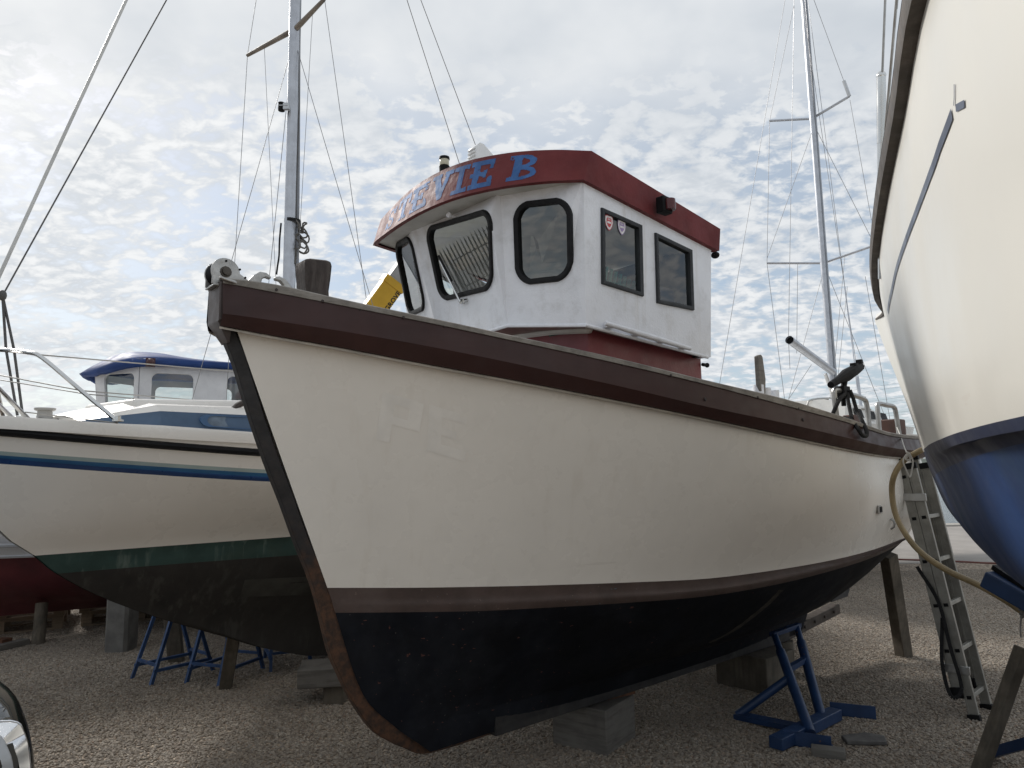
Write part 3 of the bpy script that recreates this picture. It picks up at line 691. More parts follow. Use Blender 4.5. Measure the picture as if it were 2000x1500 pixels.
so_ = MB(); so_.grid([[q+Vector((0, 0, .012)) for q in inb], [q.lerp(Vector((cc_.x, cc_.y, q.z)), .45)+Vector((0, 0, .012)) for q in inb], [q.lerp(Vector((cc_.x, cc_.y, q.z)), .97)+Vector((0, 0, .012)) for q in inb]], 0, True)
so_.build('roof_soffit', mat('grubby_soffit_white', (.55, .54, .51), .6, var=.08, dirt=((.33, .32, .29), .5, 6)), boat, smooth=0)
# name on the fascia: slab-serif letters with flaking paint, standing 2 mm proud
def glyph(ch, x, y):
    def seg(x0, y0, x1, y1, w):
        dx, dy = x1-x0, y1-y0; L2 = dx*dx+dy*dy; t = max(0, min(1, ((x-x0)*dx+(y-y0)*dy)/L2)); return math.hypot(x-x0-t*dx, y-y0-t*dy) < w
    if ch == 'E':
        return (.14 < x < .40) or y < .17 or (y > .83 and x < .97) or (x < .70 and .42 < y < .58) or (x > .80 and (y < .36 or y > .66) and x < .97) or (.58 < x < .72 and .36 < y < .64)
    if ch == 'I': return .34 < x < .66 or ((y < .16 or y > .84) and .04 < x < .96)
    if ch == 'T': return .36 < x < .64 or y > .83 or (y < .14 and .2 < x < .8) or ((x < .14 or x > .86) and y > .60)
    if ch == 'V':
        return seg(.24, .95, .50, .1, .135) or seg(.78, .95, .52, .1, .085) or (y > .85 and (x < .46 or x > .60))
    if ch == 'B':
        if x < .42: return x > .16 or y < .16 or y > .84
        def bowl(cy, h, w): 
            ex, ey = (x-.45)/w, (y-cy)/h; ix, iy = (x-.45)/(w-.22), (y-cy)/(h-.135); return ex*ex+ey*ey < 1 and not ix*ix+iy*iy < 1
        return bowl(.735, .265, .46) or bowl(.265, .265, .53)
    if ch == 'S':
        d1 = math.hypot((x-.5)/1.35, y-.735); d2 = math.hypot((x-.5)/1.35, y-.265)
        t_ = .17 < d1 < .275 and not (x > .5 and y < .70 and y > .40) ; b_ = .17 < d2 < .275 and not (x < .5 and y > .30)
        return t_ or b_ or (x > .80 and .62 < y < .98) or (x < .20 and .02 < y < .38)
    if ch == 'P':
        return x < .34 or (y > .84) and x < .8 or (.42 < y < .58 and x < .8) or (x > .68 and x < 1 and .46 < y < .96)
    return False
def fpt(s, h):   # s in [0,1] along the front edge, h up the board
    k = s*(len(PB)-1); i = min(int(k), len(PB)-2); f = k-i
    return PB[i].lerp(PB[i+1], f).lerp(PT[i].lerp(PT[i+1], f), h)
us = [proj(fpt(i/400, .5))[0] for i in range(401)]
s_of_u = lambda u: float(np.interp(u, us, [i/400 for i in range(401)]))
from mathutils import noise as mnoise
LET = [('S', 757, 773, .12, .82, .74), ('T', 778, 801, .12, .85, .66), ('E', 804, 836, .12, .86, .70), ('V', 842, 883, .12, .88, .80), ('I', 884, 916, .10, .88, .88), ('E', 918, 964, .10, .89, .90), ('B', 993, 1051, .13, .88, .94)]
for ch, u0, u1, h0, h1, keep in LET:
    s0, s1 = s_of_u(u0), s_of_u(u1); nx, ny = 44, 40; mb = MB()
    for ix in range(nx):
        for iy in range(ny):
            x, y = (ix+.5)/nx, (iy+.5)/ny
            jx = x+.03*mnoise.noise((x*6, y*6, ord(ch)+u0)); jy = y+.03*mnoise.noise((x*6+9, y*6, u0))
            if not glyph(ch, jx, jy): continue
            nn = .5+.5*mnoise.fractal((x*5.0+u0, y*5.0, 3.), .8, 2.1, 4)
            if nn > keep: continue
            q = [fpt(lerp(s0, s1, xx/nx), lerp(h0, h1, yy/ny)) for xx, yy in ((ix, iy), (ix+1, iy), (ix+1, iy+1), (ix, iy+1))]
            n = (q[1]-q[0]).cross(q[3]-q[0]).normalized()
            if n.dot(q[0]-cc_) < 0: n = -n
            mb.add([p+n*.0010 for p in q], [(0, 1, 2, 3)])
    bm = bmesh.new(); o = mb.build('letter', PALELET if u0 < 880 else BLUELET, roof, smooth=0)
    bm.from_mesh(o.data); bmesh.ops.remove_doubles(bm, verts=bm.verts, dist=.0004); bm.to_mesh(o.data); bm.free()
# cabin base under the wheelhouse, soffit between, grab rail
cb_ = MB(); zt_ = lambda b: 2.33-.055*(b/.72)**2
fr_ = [(.40, b, zt_(b)) for b in (-.72, -.4, 0, .4, .72)]
ringt_ = [F1.w(*q) for q in fr_]+[F1.w(1.335, .72, 2.222), F1.w(1.36, -.72, 2.222)]
ringb_ = [Vector((q.x, q.y, 2.03)) for q in ringt_]
cb_.grid([ringb_, ringt_], 0, True); cabin = cb_.build('cabin_base', MAROON2, boat, smooth=0, bevel=.02)
sf = MB(); wring = [wB[1], wB[2], wB[3], wB[4]]
sf.add([wB[1], wB[2], wB[3], wB[4], ringt_[4], ringt_[3], ringt_[2], ringt_[1], ringt_[0]], [(1, 0, 8, 7), (1, 7, 6), (1, 6, 2), (2, 6, 5), (2, 5, 4), (2, 4, 3)])
sf.add([wB[4], wB[5], ringt_[5], ringt_[4]], [(0, 1, 2, 3)]); sf.add([wB[0], wB[1], ringt_[0], ringt_[6]], [(0, 1, 2, 3)])
sf.build('wheelhouse_underside', SOFFIT, boat, smooth=0)
lp = MB(); lp.tube([q+Vector((0, 0, -.006)) for q in (wB[1], wB[2], wB[3], wB[4], wB[4].lerp(wB[5], .97))], .009, 8)
lp.build('wheelhouse_skirt_bead', WHEELWHITE, boat)
lp2 = MB(); lp2.tube([F1.w(.392, b, zt_(b)-.004) for b in (-.7, -.4, -.1, .2, .5, .70, .735)]+[F1.w(.36, .765, 2.272)], .018, 8); lp2.build('cabin_edge_bead', mat('grubby_white_bead', (.52, .50, .47), .5, var=.1), boat)
ra, rb = F1.bp(1182, 631, .835), F1.bp(1348, 681, .835)
gt = MB(); gt.tube([F1.w(*ra), F1.w(*[lerp(x, y, .5) for x, y in zip(ra, rb)]), F1.w(*rb)], [.012, .016, .012], 8)
for t in (.08, .37, .66, .93): q = F1.w(*[lerp(x, y, t) for x, y in zip(ra, rb)]); gt.beam(q, q-F1.P*.035, .05, .018)
gt.build('grab_rail', WHEELWHITE, boat, bevel=.003)
# wheelhouse fittings
def ongrid(u, v, i, j, off=0):
    c4, n = pane_pts(i, j, [(u, v)])
    if n.dot(c4[0]-cen) < 0: n = -n
    return c4[0]+n*off
wp = MB(); w0, w1 = ongrid(908, 588, 2, 3, .03), ongrid(866, 508, 2, 3, .025); wp.tube([w0, w0.lerp(w1, .45), w1], [.007, .006, .003], 6)
wp.tube([w0, ongrid(908, 588, 2, 3, -.01)], .014, 8); wp.tube([ongrid(914, 586, 2, 3, .03), ongrid(914, 586, 2, 3, -.01)], .011, 8)
wiper = wp.build('wiper', STEEL, boat); wb_ = MB(); wb_.beam(ongrid(888, 548, 2, 3, .018), ongrid(862, 498, 2, 3, .018), .006, .012); wb_.build('wiper_blade', RUBBER, wiper)
lt = MB(); c = ongrid(886, 419, 2, 3, .03); lt.ball(c, .016); lt.tube([c, ongrid(888, 424, 2, 3, 0)], .006, 6); lt.build('washer_nozzle', WHEELWHITE, boat)
sl_ = MB(); q = F1.w(*F1.bp(1291, 404, .875)); sl_.box(q+F1.P*.02, (.075, .05, .085), Matrix.Rotation(R(40.9), 3, 'Z'))
side = sl_.build('side_light', BLACKP, boat, bevel=.006); le = MB(); le.lathe([(0, -.028), (.03, -.028), (.032, 0), (.03, .028), (0, .028)], q+F1.P*.045+F1.A*.012, (0, 0, 1), 14); le.build('lens', mat('dark_red_lens', (.07, .01, .012), .25, var=.1), side)
pl_ = MB(); q = F1.w(*F1.bp(868, 336, -.02)); pl_.lathe([(0, 0), (.028, 0), (.03, .03), (.024, .034), (.024, .07), (.03, .072), (.028, .085), (0, .088)], q, (0, 0, 1), 14); mast_l = pl_.build('masthead_light', BLACKP, boat)
q2 = MB(); q2.lathe([(.025, .036), (.0262, .04), (.0262, .068), (.025, .07)], q, (0, 0, 1), 14); q2.build('lens', mat('cream_lens', (.5, .47, .36), .3), mast_l)
fx = MB(); q0 = F1.w(*F1.ap(922, 306, .42)); pts = [q0+Vector((0, 0, -.08)), q0+Vector((0, 0, .055)), q0+F1.A*.03+Vector((0, 0, .085)), q0+F1.A*.06+Vector((0, 0, .085)), q0+F1.A*.26+Vector((0, 0, -.05)), q0+F1.A*.26+Vector((0, 0, -.08))]
fx.prism([p-F1.P*.04 for p in pts], F1.P*.08)
for k in range(5): fx.box(q0+F1.A*-.004+Vector((0, 0, -.045+.022*k)), (.012, .07, .008), Matrix.Rotation(R(40.9), 3, 'Z'))
fx.build('roof_vent', mat('white_plastic', (.74, .75, .76), .35, var=.03), boat, bevel=.008)
ad = MB(); q = F1.w(*F1.bp(1393, 497, .80)); ad.ball(q+F1.A*.02, .025, (1, 1, .8)); ad.build('aft_deck_light', BLACKP, boat)
hk = MB(); q = F1.w(*F1.bp(1372, 712, .73)); hk.tube([q, q+F1.A*.04], .010, 6); hk.ball(q+F1.A*.045, .014); hk.build('door_stop', BLACKP, boat)
# stickers on the first side window: two shield badges
for (u, v, colr, nm) in ((1190, 434, (.50, .05, .06), 'red'), (1215, 443, (.30, .22, .42), 'violet')):
    c4, n = pane_pts(4, 5, [(u, v)]); n = n if n.dot(c4[0]-cen) > 0 else -n
    c = c4[0]-n*.002; ex = F1.A; ey = (n.cross(ex)); ey = ey if ey.z > 0 else -ey
    sh = lambda s, o: [c+n*o+ex*(x*s)+ey*(y*s) for x, y in ((-.028, .030), (-.014, .036), (0, .034), (.014, .036), (.028, .030), (.030, .004), (.024, -.018), (.012, -.034), (0, -.042), (-.012, -.034), (-.024, -.018), (-.030, .004))]
    stk = MB(); stk.add(sh(1, 0), [tuple(range(12))], 0); stk.add(sh(.90, .0006), [tuple(range(12))], 1); stk.add(sh(.62, .0012), [tuple(range(12))], 0)
    for yy, hh, xx in ((.004, .010, .014), ): stk.add([c+n*.0018+ex*x+ey*y for x, y in ((-xx, yy-hh), (xx, yy-hh), (xx, yy), (-xx, yy))], [(0, 1, 2, 3)], 1)
    for kx in (-.010, -.003, .004): stk.add([c+n*.0018+ex*(x+kx)+ey*y for x, y in ((0, .010), (.004, .010), (.004, .018), (0, .018))], [(0, 1, 2, 3)], 1)
    o = stk.build('badge_sticker', [mat('sticker_'+nm, colr, .5, var=.05), mat('sticker_white_'+nm, (.7, .68, .68), .5, var=.05)], FR[3], smooth=0); plab(o, nm+' shield sticker')
# inside the wheelhouse: floor, dash shelf
fl = MB(); fl.add([Vector((cen.x+(q.x-cen.x)*.9, cen.y+(q.y-cen.y)*.9, 2.06)) for q in ringt_], [tuple(range(len(ringt_)))]); fl.build('wheelhouse_sole', mat('brown_sole', (.12, .09, .07), .7), boat, smooth=0)
ds_ = MB(); ds_.hexa([F1.w(a, b, z) for z in (2.42, 2.47) for a, b in ((.37, -.5), (.34, .5), (.66, .70), (.66, -.70))]); ds_.build('dash_shelf', mat('grey_dash', (.22, .22, .22), .5, var=.1), boat, bevel=.01)
ln = MB(); qa, qb, qc, qd = wB[5], wB[5].lerp(wB[0], .53), wT[5].lerp(wT[0], .53), wT[5]; off_ = -F1.A*.045
ln.hexa([q+off_-F1.P*(.045 if k in (0, 3) else 0) for k, q in enumerate((qa, qb, qc, qd))]+[q+off_*1.3-F1.P*(.045 if k in (0, 3) else 0) for k, q in enumerate((qa, qb, qc, qd))])
ln.build('added_dark_panel', mat('dark_panel_brown', (.035, .030, .026), .7, var=.2), boat, smooth=0)  # panel added to darken the after wall seen through the side window
sh_ = MB(); sh_.hexa([F1.w(a, b, z) for z in (2.32, 2.62) for a, b in ((1.02, .25), (1.02, .66), (1.22, .66), (1.22, .25))]); sh_.build('seat_back', mat('dark_blue_seat', (.02, .035, .07), .7, var=.2, bump=.002, bscale=30), boat, bevel=.04)
vr = MB(); vr.lathe([(.05, 0), (.055, .02), (.055, .10), (.03, .13), (.02, .2), (0, .2)], F1.w(1.12, .52, 2.63), (0, 0, 1), 14); vr.build('cabin_lantern', mat('pale_lantern', (.45, .45, .42), .4), boat)
cl_ = MB(); cl_.hexa([F1.w(.38, -.34, 2.475), F1.w(.38, -.16, 2.475), F1.w(.54, -.16, 2.475), F1.w(.54, -.34, 2.475), F1.w(.42, -.34, 2.66), F1.w(.42, -.16, 2.60), F1.w(.54, -.16, 2.66), F1.w(.54, -.34, 2.66)])
ins = cl_.build('instrument_pod', mat('white_instrument', (.72, .72, .72), .4, var=.03), boat, bevel=.012); dd = MB(); dd.lathe([(0, 0), (.055, 0), (.055, .004), (0, .004)], F1.w(.393, -.25, 2.565), -F1.A+Vector((0, 0, .3)), 20); dd.build('instrument_dial', mat('grey_dial', (.10, .11, .12), .4), ins)
st_ = MB(); st_.lathe([(.13, -.016), (.146, 0), (.13, .016), (.114, 0), (.13, -.016)], F1.w(.75, .42, 2.42), F1.A-Vector((0, 0, .6)), 24)
for k in range(3):
    e = F1.P*math.cos(k*2.1)+F1.A.cross(F1.P)*math.sin(k*2.1); st_.beam(F1.w(.75, .42, 2.42), F1.w(.75, .42, 2.42)+e*.13, .02, .01)
st_.build('steering_wheel', BLACKP, boat)
# after-deck fittings: hoops, rod tubes, rudder head, board
def hoop(p0, p1, zt0, zt1, sh0=.03, sh1=-.03):
    A_, B_ = Vector(p0), Vector(p1); At = A_+Vector((0, 0, zt0))+(B_-A_).normalized()*sh0; Bt = B_+Vector((0, 0, zt1))+(B_-A_).normalized()*sh1
    d = (Bt-At).normalized()
    return [A_, A_.lerp(At, .8), At-Vector((0, 0, .02))+d*.01, At+d*.05, Bt-d*.06, Bt-Vector((0, 0, .025))-d*.012, B_.lerp(Bt, .75), B_]
def onb(u, v, b): return F1.w(*F1.bp(u, v, b))
for (u0, v0, u1, v1, ua, va, ub, vb, bb) in ((1636, 820, 1698, 836, 1628, 762, 1692, 782, .95), (1718, 842, 1757, 850, 1713, 790, 1748, 796, .92)):
    a0, a1, c0, c1 = onb(u0, v0, bb), onb(u1, v1, bb), onb(ua, va, bb), onb(ub, vb, bb)
    pts = crom([a0-Vector((0, 0, .06)), a0.lerp(c0, .8), c0.lerp(c1, .08)+Vector((0, 0, .006)), c0.lerp(c1, .5)+Vector((0, 0, .006)), c1.lerp(c0, .10)+Vector((0, 0, .004)), c1.lerp(a1, .22), a1-Vector((0, 0, .06))], 5)
    MB().tube(pts, .017, 8).build('deck_hoop', GALV, boat)
for k, (u, v) in enumerate(((1481, 752), (1495, 758), (1511, 763))):
    q = onb(u, v, .62); t = MB(); t.lathe([(.034, -.35), (.034, 0), (.027, 0), (.027, -.3)], q, (0, 0, 1), 14); t.build('rod_tube', WHEELWHITE, boat)
rh = MB(); rh.hexa([F1.w(a, b, z) for z in (1.6, 2.08) for a, b in ((4.72, -.05), (4.72, .06), (4.86, .06), (4.86, -.05))]); rh.build('rudder_head', mat('brown_rudder_head', (.10, .045, .03), .6, var=.2, grain=((30, 30, 3), (.05, .025, .02), .5)), boat, bevel=.01)
sx = MB(); q = onb(1743, 838, .55); sx.box(q, (.16, .16, .16), Matrix.Rotation(R(40.9), 3, 'Z')); sx.build('stern_locker', bpy.data.materials['brown_rudder_head'], boat, bevel=.01)
# hull fittings: outlet, loop, strake bolts, faded registration letters
q = hit(BV, 1717, 995, 0); n_ = F1.P
vt = MB(); vt.box(q+n_*.004, (.085, .012, .055), Matrix.Rotation(R(52), 3, 'Z')); vt.build('hull_outlet', mat('outlet_rim', (.45, .43, .4), .5), boat, bevel=.004)
v2 = MB(); v2.box(q+n_*.008, (.062, .012, .034), Matrix.Rotation(R(52), 3, 'Z')); v2.build('outlet_opening', BLACKP, boat)
q = hit(BV, 1737, 1022, .008); lp_ = MB(); lp_.tube([q+Vector((0, 0, .035)), q+F1.P*.02+Vector((0, 0, .02)), q+F1.P*.025, q+F1.P*.02-Vector((0, 0, .02)), q-Vector((0, 0, .035))], .007, 6); lp_.build('eye_bolt', GALV, boat)
for u, v in ((1377, 782), (868, 650), (1568, 800), (712, 640), (1710, 868)):
    q = None
bvs = BVHTree.FromPolygons([tuple(q) for q in sb.v], sb.f)
for u, v in ((1377, 780), (1568, 820)):
    q = hit(bvs, u, v, .0)
    if q: MB().lathe([(0, 0), (.011, 0), (.009, .005), (0, .006)], q, F1.P, 8).build('strake_bolt', mat('dark_bolt', (.03, .02, .02), .6), boat)
bvc = BVHTree.FromPolygons([tuple(q) for q in capb.v], capb.f)
for u, v in ((540, 566), (630, 588), (703, 604), (788, 620), (868, 637), (955, 656), (1045, 676), (1130, 693), (1215, 712), (1310, 733), (1400, 758), (1480, 776), (1560, 798)):
    q = hit(bvc, u, v, .0)
    if q: MB().lathe([(0, 0), (.007, 0), (.006, .003), (0, .003)], q, F1.P, 6).build('cap_screw', bpy.data.materials['dark_bolt'] if 'dark_bolt' in bpy.data.materials else RUBBER, boat)
GHOST = mat('unfaded_letter_ghost', (.885, .85, .785), .34, var=.05, vscale=6)
for ch, x0, x1, y0, y1, sk in (('P', 748, 828, 765, 858, -14), ('E', 838, 912, 790, 880, -4)):
    mb = MB(); nx, ny = 40, 36
    for ix in range(nx):
        for iy in range(ny):
            x, y = (ix+.5)/nx, 1-(iy+.5)/ny
            g = (x < .33 or ((y > .8 or .38 < y < .55) and x < .85) or (x > .68 and .4 < y < .98)) if ch == 'P' else (x < .36 or y < .22 or y > .80 or (.42 < y < .58 and x < .75))
            if not g or mnoise.noise((x*4, y*4, x0)) > .55: continue
            qs = []
            for xx, yy in ((ix, iy), (ix+1, iy), (ix+1, iy+1), (ix, iy+1)):
                v = lerp(y0, y1, yy/ny)+24*xx/nx*.9; u = lerp(x0, x1, xx/nx)+sk*yy/ny; qs.append(hit(BV, u, v, .0012))
            if all(qs): mb.add(qs, [(0, 1, 2, 3)])
    if mb.v: plab(mb.build('letter_ghost', GHOST, hull, smooth=60), 'faint pale ghost of a removed registration letter')
# ---- things lying in and on the boat
pd = MB(); b0, t0 = onb(1482, 765, .62), onb(1477, 697, .62); dx = F1.A
pd.prism([b0+dx*-.03, b0+dx*.03+Vector((0, 0, -.02)), b0+dx*.045+Vector((0, 0, .08)), t0+dx*.03, t0+dx*.012+Vector((0, 0, .014)), t0+dx*-.03, b0+dx*-.035+Vector((0, 0, .04))], F1.P*.03)
tag(pd.build('wooden_paddle', OLDWOOD, None, bevel=.006), 'grey wooden paddle blade standing upright in a white tube on the gunwale', 'paddle')
q = onb(1655, 742, .95); q0, q1 = onb(1622, 752, .95), onb(1680, 716, .95); d = (q1-q0).normalized()
rr = thing('rod_rest', 'black plastic rod rest clamped on top of the rear deck hoop', 'rod rest', q)
rb_ = MB(); rb_.tube([q0, q0.lerp(q1, .25), q0.lerp(q1, .5), q0.lerp(q1, .85), q1], [.022, .026, .042, .036, .03], 10); rb_.build('cradle', BLACKP, rr, bevel=.003)
for k in (.78, .98): MB().box(q0.lerp(q1, k)+Vector((0, 0, .03)), (.03, .04, .04), Matrix.Rotation(R(41), 3, 'Z')).build('cradle_prong', BLACKP, rr, bevel=.003)
cl2 = MB(); qq = onb(1646, 763, .95); cl2.tube([q0.lerp(q1, .5), qq+Vector((0, 0, .0))], .02, 8); cl2.box(qq-Vector((0, 0, .01)), (.09, .06, .075), Matrix.Rotation(R(41), 3, 'Z')); cl2.tube([qq, qq-Vector((0, 0, .10))], .016, 8); cl2.build('clamp', BLACKP, rr, bevel=.004)
def px_path(pts, b): return crom([onb(u, v, bb) for (u, v), bb in zip(pts, b)], 6)
rope = MB()
rope.tube(px_path([(1652, 768), (1640, 780), (1630, 800), (1624, 815)], [.98, .98, .96, .9]), .0125, 8)
rope.tube(px_path([(1655, 768), (1657, 785), (1661, 805), (1664, 818)], [.99, 1.0, 1.02, 1.04]), .0125, 8)
rope.tube(px_path([(1660, 762), (1667, 780), (1673, 800), (1684, 822), (1692, 840), (1692, 851), (1684, 850), (1676, 838), (1664, 822), (1650, 816)], [.99, 1.0, 1.02, 1.08, 1.13, 1.14, 1.14, 1.13, 1.06, 1.0]), .0125, 8)
tag(rope.build('mooring_rope', BLACKROPE, None), 'looped black mooring rope hung on the rear deck hoop over the brown strake', 'rope')
# cloth bundle on the dash, green net and blue chair back behind the side window
cbm = MB()
for k in range(5):
    c = F1.w(.43+.03*(k % 2), -.02+.075*k, 2.55+.02*(k % 3)); cbm.ball(c, .07, (1, .8, 1.25-.15*k), 10, k % 3)
o = tag(cbm.build('jacket_bundle', [mat('beige_cloth', (.45, .42, .37), .9, bump=.01, bscale=18), mat('orange_cloth', (.42, .12, .03), .9), mat('dark_cloth', (.06, .045, .04), .9)], None), 'crumpled beige and orange jacket lying behind the front windscreen', 'jacket')
nb = MB()
for k in range(12):
    p0 = F1.w(.42+.035*k, .70, 2.48); nb.tube(sag(p0, p0+F1.A*.05+Vector((0, 0, .16-.007*k)), .02, 6), .010, 5)
nb.hexa([F1.w(a, b, z) for z in (2.28, 2.55) for a, b in ((.40, .45), (.40, .70), (.86, .70), (.86, .45))])
tag(nb.build('green_net', mat('green_netting', (.02, .13, .10), .8, bump=.01, bscale=90), None), 'heap of green netting seen through the first side window', 'net')
SCAR = mat('bare_worn_bottom_patch', (.040, .034, .026), .85, var=.3, vscale=14, dirt=((.015, .014, .014), .6, 20))
P_ = [hit(BV, u, v, .0015) for u, v in ((1385, 1255), (1430, 1232), (1470, 1203), (1500, 1178), (1525, 1152))]
mb = MB(); P_ = crom([p for p in P_ if p], 4); ra, rb = [], []
for i, p in enumerate(P_):
    t = (P_[min(i+1, len(P_)-1)]-P_[max(i-1, 0)]).normalized(); h = BV.find_nearest(p); n = h[1] if h[1].dot(EYE-p) > 0 else -h[1]; sdv_ = n.cross(t).normalized(); w_ = .022+.014*mnoise.noise((i*.7, 0, 0))
    ra.append(h[0]+n*.0015+sdv_*w_); rb.append(h[0]+n*.0015-sdv_*w_*1.2)
mb.grid([ra, rb]); plab(mb.build('worn_patch', SCAR, hull, smooth=60), 'bare brown worn streak on the black bottom')
# ================================================================== CREAM SLOOP ON THE LEFT
F2o = atz(66, 1085, 1.16); F2 = Frame((F2o.x, F2o.y), 56)
sloop = thing('sailing_boat', 'cream sailing boat with blue side stripes and green boot top, left of the fishing boat', 'sailing boat', F2.w(2.5, 0, 0))
T2 = [0, .03, .07, .12, .18, .26, .35, .45, .55, .65, .75, .85, .93, 1.0]
q_deck = [(-300, 790), (0, 817), (224, 834), (498, 849), (700, 858), (1300, 890)]
q_rubT = [(-300, 817), (0, 839), (507, 880), (700, 892), (1300, 920)]
q_rubB = [(-300, 826), (0, 848), (510, 889), (700, 901), (1300, 925)]
q_s1 = [(-300, 860), (0, 882), (518, 917), (700, 926), (1300, 945)]
q_s2 = [(-300, 868), (0, 890), (519, 924), (700, 933), (1300, 950)]
q_s2b = [(-300, 877), (0, 898), (521, 931), (700, 940), (1300, 955)]
q_s3 = [(-300, 885), (0, 907), (524, 940), (700, 949), (1300, 960)]
q_W2 = [(100, 1121), (245, 1111), (350, 1101), (560, 1084), (700, 1073), (1300, 1040)]
aD2, aE2 = -.56, 6.5
def row2(a0, a1): return [lerp(a0, a1, t) for t in T2]
bD = [.03, .19, .36, .53, .69, .85, .98, 1.06, 1.10, 1.08, 1.02, .90, .78, .62]
bWl = [.015, .07, .14, .23, .34, .47, .61, .74, .82, .84, .78, .66, .52, .30]
def f2(a, b, line, lo=.4, hi=2.4):
    z = [F2.fit(line, x, y, lo, hi) for x, y in zip(a, b)]
    k = 8
    for i in range(k+1, len(z)): z[i] = z[k]+.012*(i-k)
    c = np.polyfit(T2, z, 3); return [float(np.polyval(c, t)) for t in T2]
def mixb(f): return [lerp(w, d, f) for d, w in zip(bD, bWl)]
lev = []
a = row2(aD2, aE2); zD = f2(a, bD, q_deck); lev.append((a, bD, zD))
for f, line, a0 in ((.97, q_rubT, -.53), (.96, q_rubB, -.51), (.92, q_s1, -.46), (.91, q_s2, -.45), (.90, q_s2b, -.43), (.89, q_s3, -.42)):
    a = row2(a0, aE2-.02); b = mixb(f); lev.append((a, b, f2(a, b, line)))
a = row2(-.20, 6.45); b = [x+.035*math.sin(math.pi*t) for x, t in zip(mixb(.5), T2)]; lev.append((a, b, [lerp(1.33, (p+1.16)/2+.02, min(1, t*6)) for p, t in zip(lev[-1][2], T2)]))
lev.append((row2(0, 6.4), bWl, [1.16]*14))
lev.append((row2(.13, 6.3), [w*.985 for w in bWl], f2(row2(.13, 6.3), [w*.985 for w in bWl], q_W2)))
lev.append((row2(.37, 6.2), [max(.012, w*.84-.01) for w in bWl], list(np.interp(T2, [0, .3, .7, 1], [.88, .78, .76, 1.0]))))
lev.append((row2(.78, 5.6), [max(.012, w*.36) for w in bWl], list(np.interp(T2, [0, .15, .5, .8, 1], [.67, .52, .45, .50, .75]))))
lev.append((row2(1.38, 4.9), [.012]+[.06]*13, list(np.interp(T2, [0, .05, .1, .18, .26, 1], [.41, .33, .26, .17, .12, .12]))))
hs2 = hull_surface(F2, lev, 3, T=T2)
GREEN = mat('green_boot_top', (.038, .070, .063), .75, spec=.2, var=.15, vscale=4, streak=((.22, .26, .23), .45), dirt=((.05, .07, .055), .5, 3))
BRONZEA = mat('dull_brown_antifouling', (.043, .040, .037), .9, spec=.12, var=.15, vscale=2.5, streak=((.10, .10, .09), .35), dirt=[((.016, .017, .018), .6, 1.2)], chips=((.40, .39, .36), .83, 30))
PALEST = mat('pale_green_stripe', (.30, .37, .36), .35); MIDST = mat('blue_stripe', (.028, .11, .23), .35); NAVYST = mat('navy_stripe', (.017, .05, .15), .35)
mi2 = [0]*9+[1]*3+[2]*3+[3]*3+[0]*6+[4]*3+[5]*9
hb2 = MB()
for sg in (1, -1): hb2.grid(sided(F2, hs2, sg), mi2)
tr = [r[-1] for r in hs2]; hb2.add([F2.w(q.x, q.y, q.z) for q in tr]+[F2.w(q.x, -q.y, q.z) for q in reversed(tr)], [tuple(range(2*len(tr)))], 0)
kr = hs2[-1]; hb2.grid([[F2.w(q.x, q.y, q.z) for q in kr], [F2.w(q.x, -q.y, q.z) for q in kr]], 5)
WHITE2 = mat('aged_white_gelcoat', (.79, .76, .71), .3, var=.02, vscale=1.5, dirt=((.66, .62, .55), .12, 1.3), spec=.5)
hull2 = hb2.build('hull', [WHITE2, PALEST, MIDST, NAVYST, GREEN, BRONZEA], sloop, smooth=40)
BV2 = BVHTree.FromPolygons([tuple(q) for q in hb2.v], hb2.f)
pt = MB(); rows = []
for f in (0, .5, 1):
    rows.append([hit(BV2, lerp(lerp(478, 468, f), 640, k/8), lerp(1132-8*k/8, 1166-6*k/8, f), .002) for k in range(9)])
if all(all(r) for r in rows): pt.grid(rows); plab(pt.build('repaired_patch', mat('grey_repair_paint', (.058, .057, .051), .9, spec=.12, var=.2), hull2, smooth=60), 'pale grey repair patch on the brown bottom')
rr2 = MB()
for sg in (1, -1):
    lo_, hi_ = hs2[6], hs2[3]
    rr2.tube([F2.w(p.x, (p.y+q.y)/2*sg+.008*sg, (p.z+q.z)/2) for p, q in zip(lo_, hi_)], .024, 8)
rr2.build('rubbing_strake', RUBBER, sloop)
lvl0 = hs2[0]; tw = MB()
for sg in (1, -1):
    tw.grid([[F2.w(q.x, (q.y+.012)*sg, q.z-.06) for q in lvl0], [F2.w(q.x, (q.y+.016)*sg, q.z) for q in lvl0], [F2.w(q.x, (q.y+.008)*sg, q.z+.012) for q in lvl0], [F2.w(q.x, max(0, q.y-.05)*sg, q.z+.012) for q in lvl0], [F2.w(q.x, max(0, q.y-.06)*sg, q.z-.02) for q in lvl0]])
tw.build('toe_rail', WHITE2, sloop, smooth=50)
d2 = MB(); d2.grid([[F2.w(q.x, max(0, q.y-.04)*s_, q.z-.015+.05*(1-abs(s_))) for s_ in (1, .5, 0, -.5, -1)] for q in lvl0]); d2.build('deck', WHITE2, sloop, smooth=60)
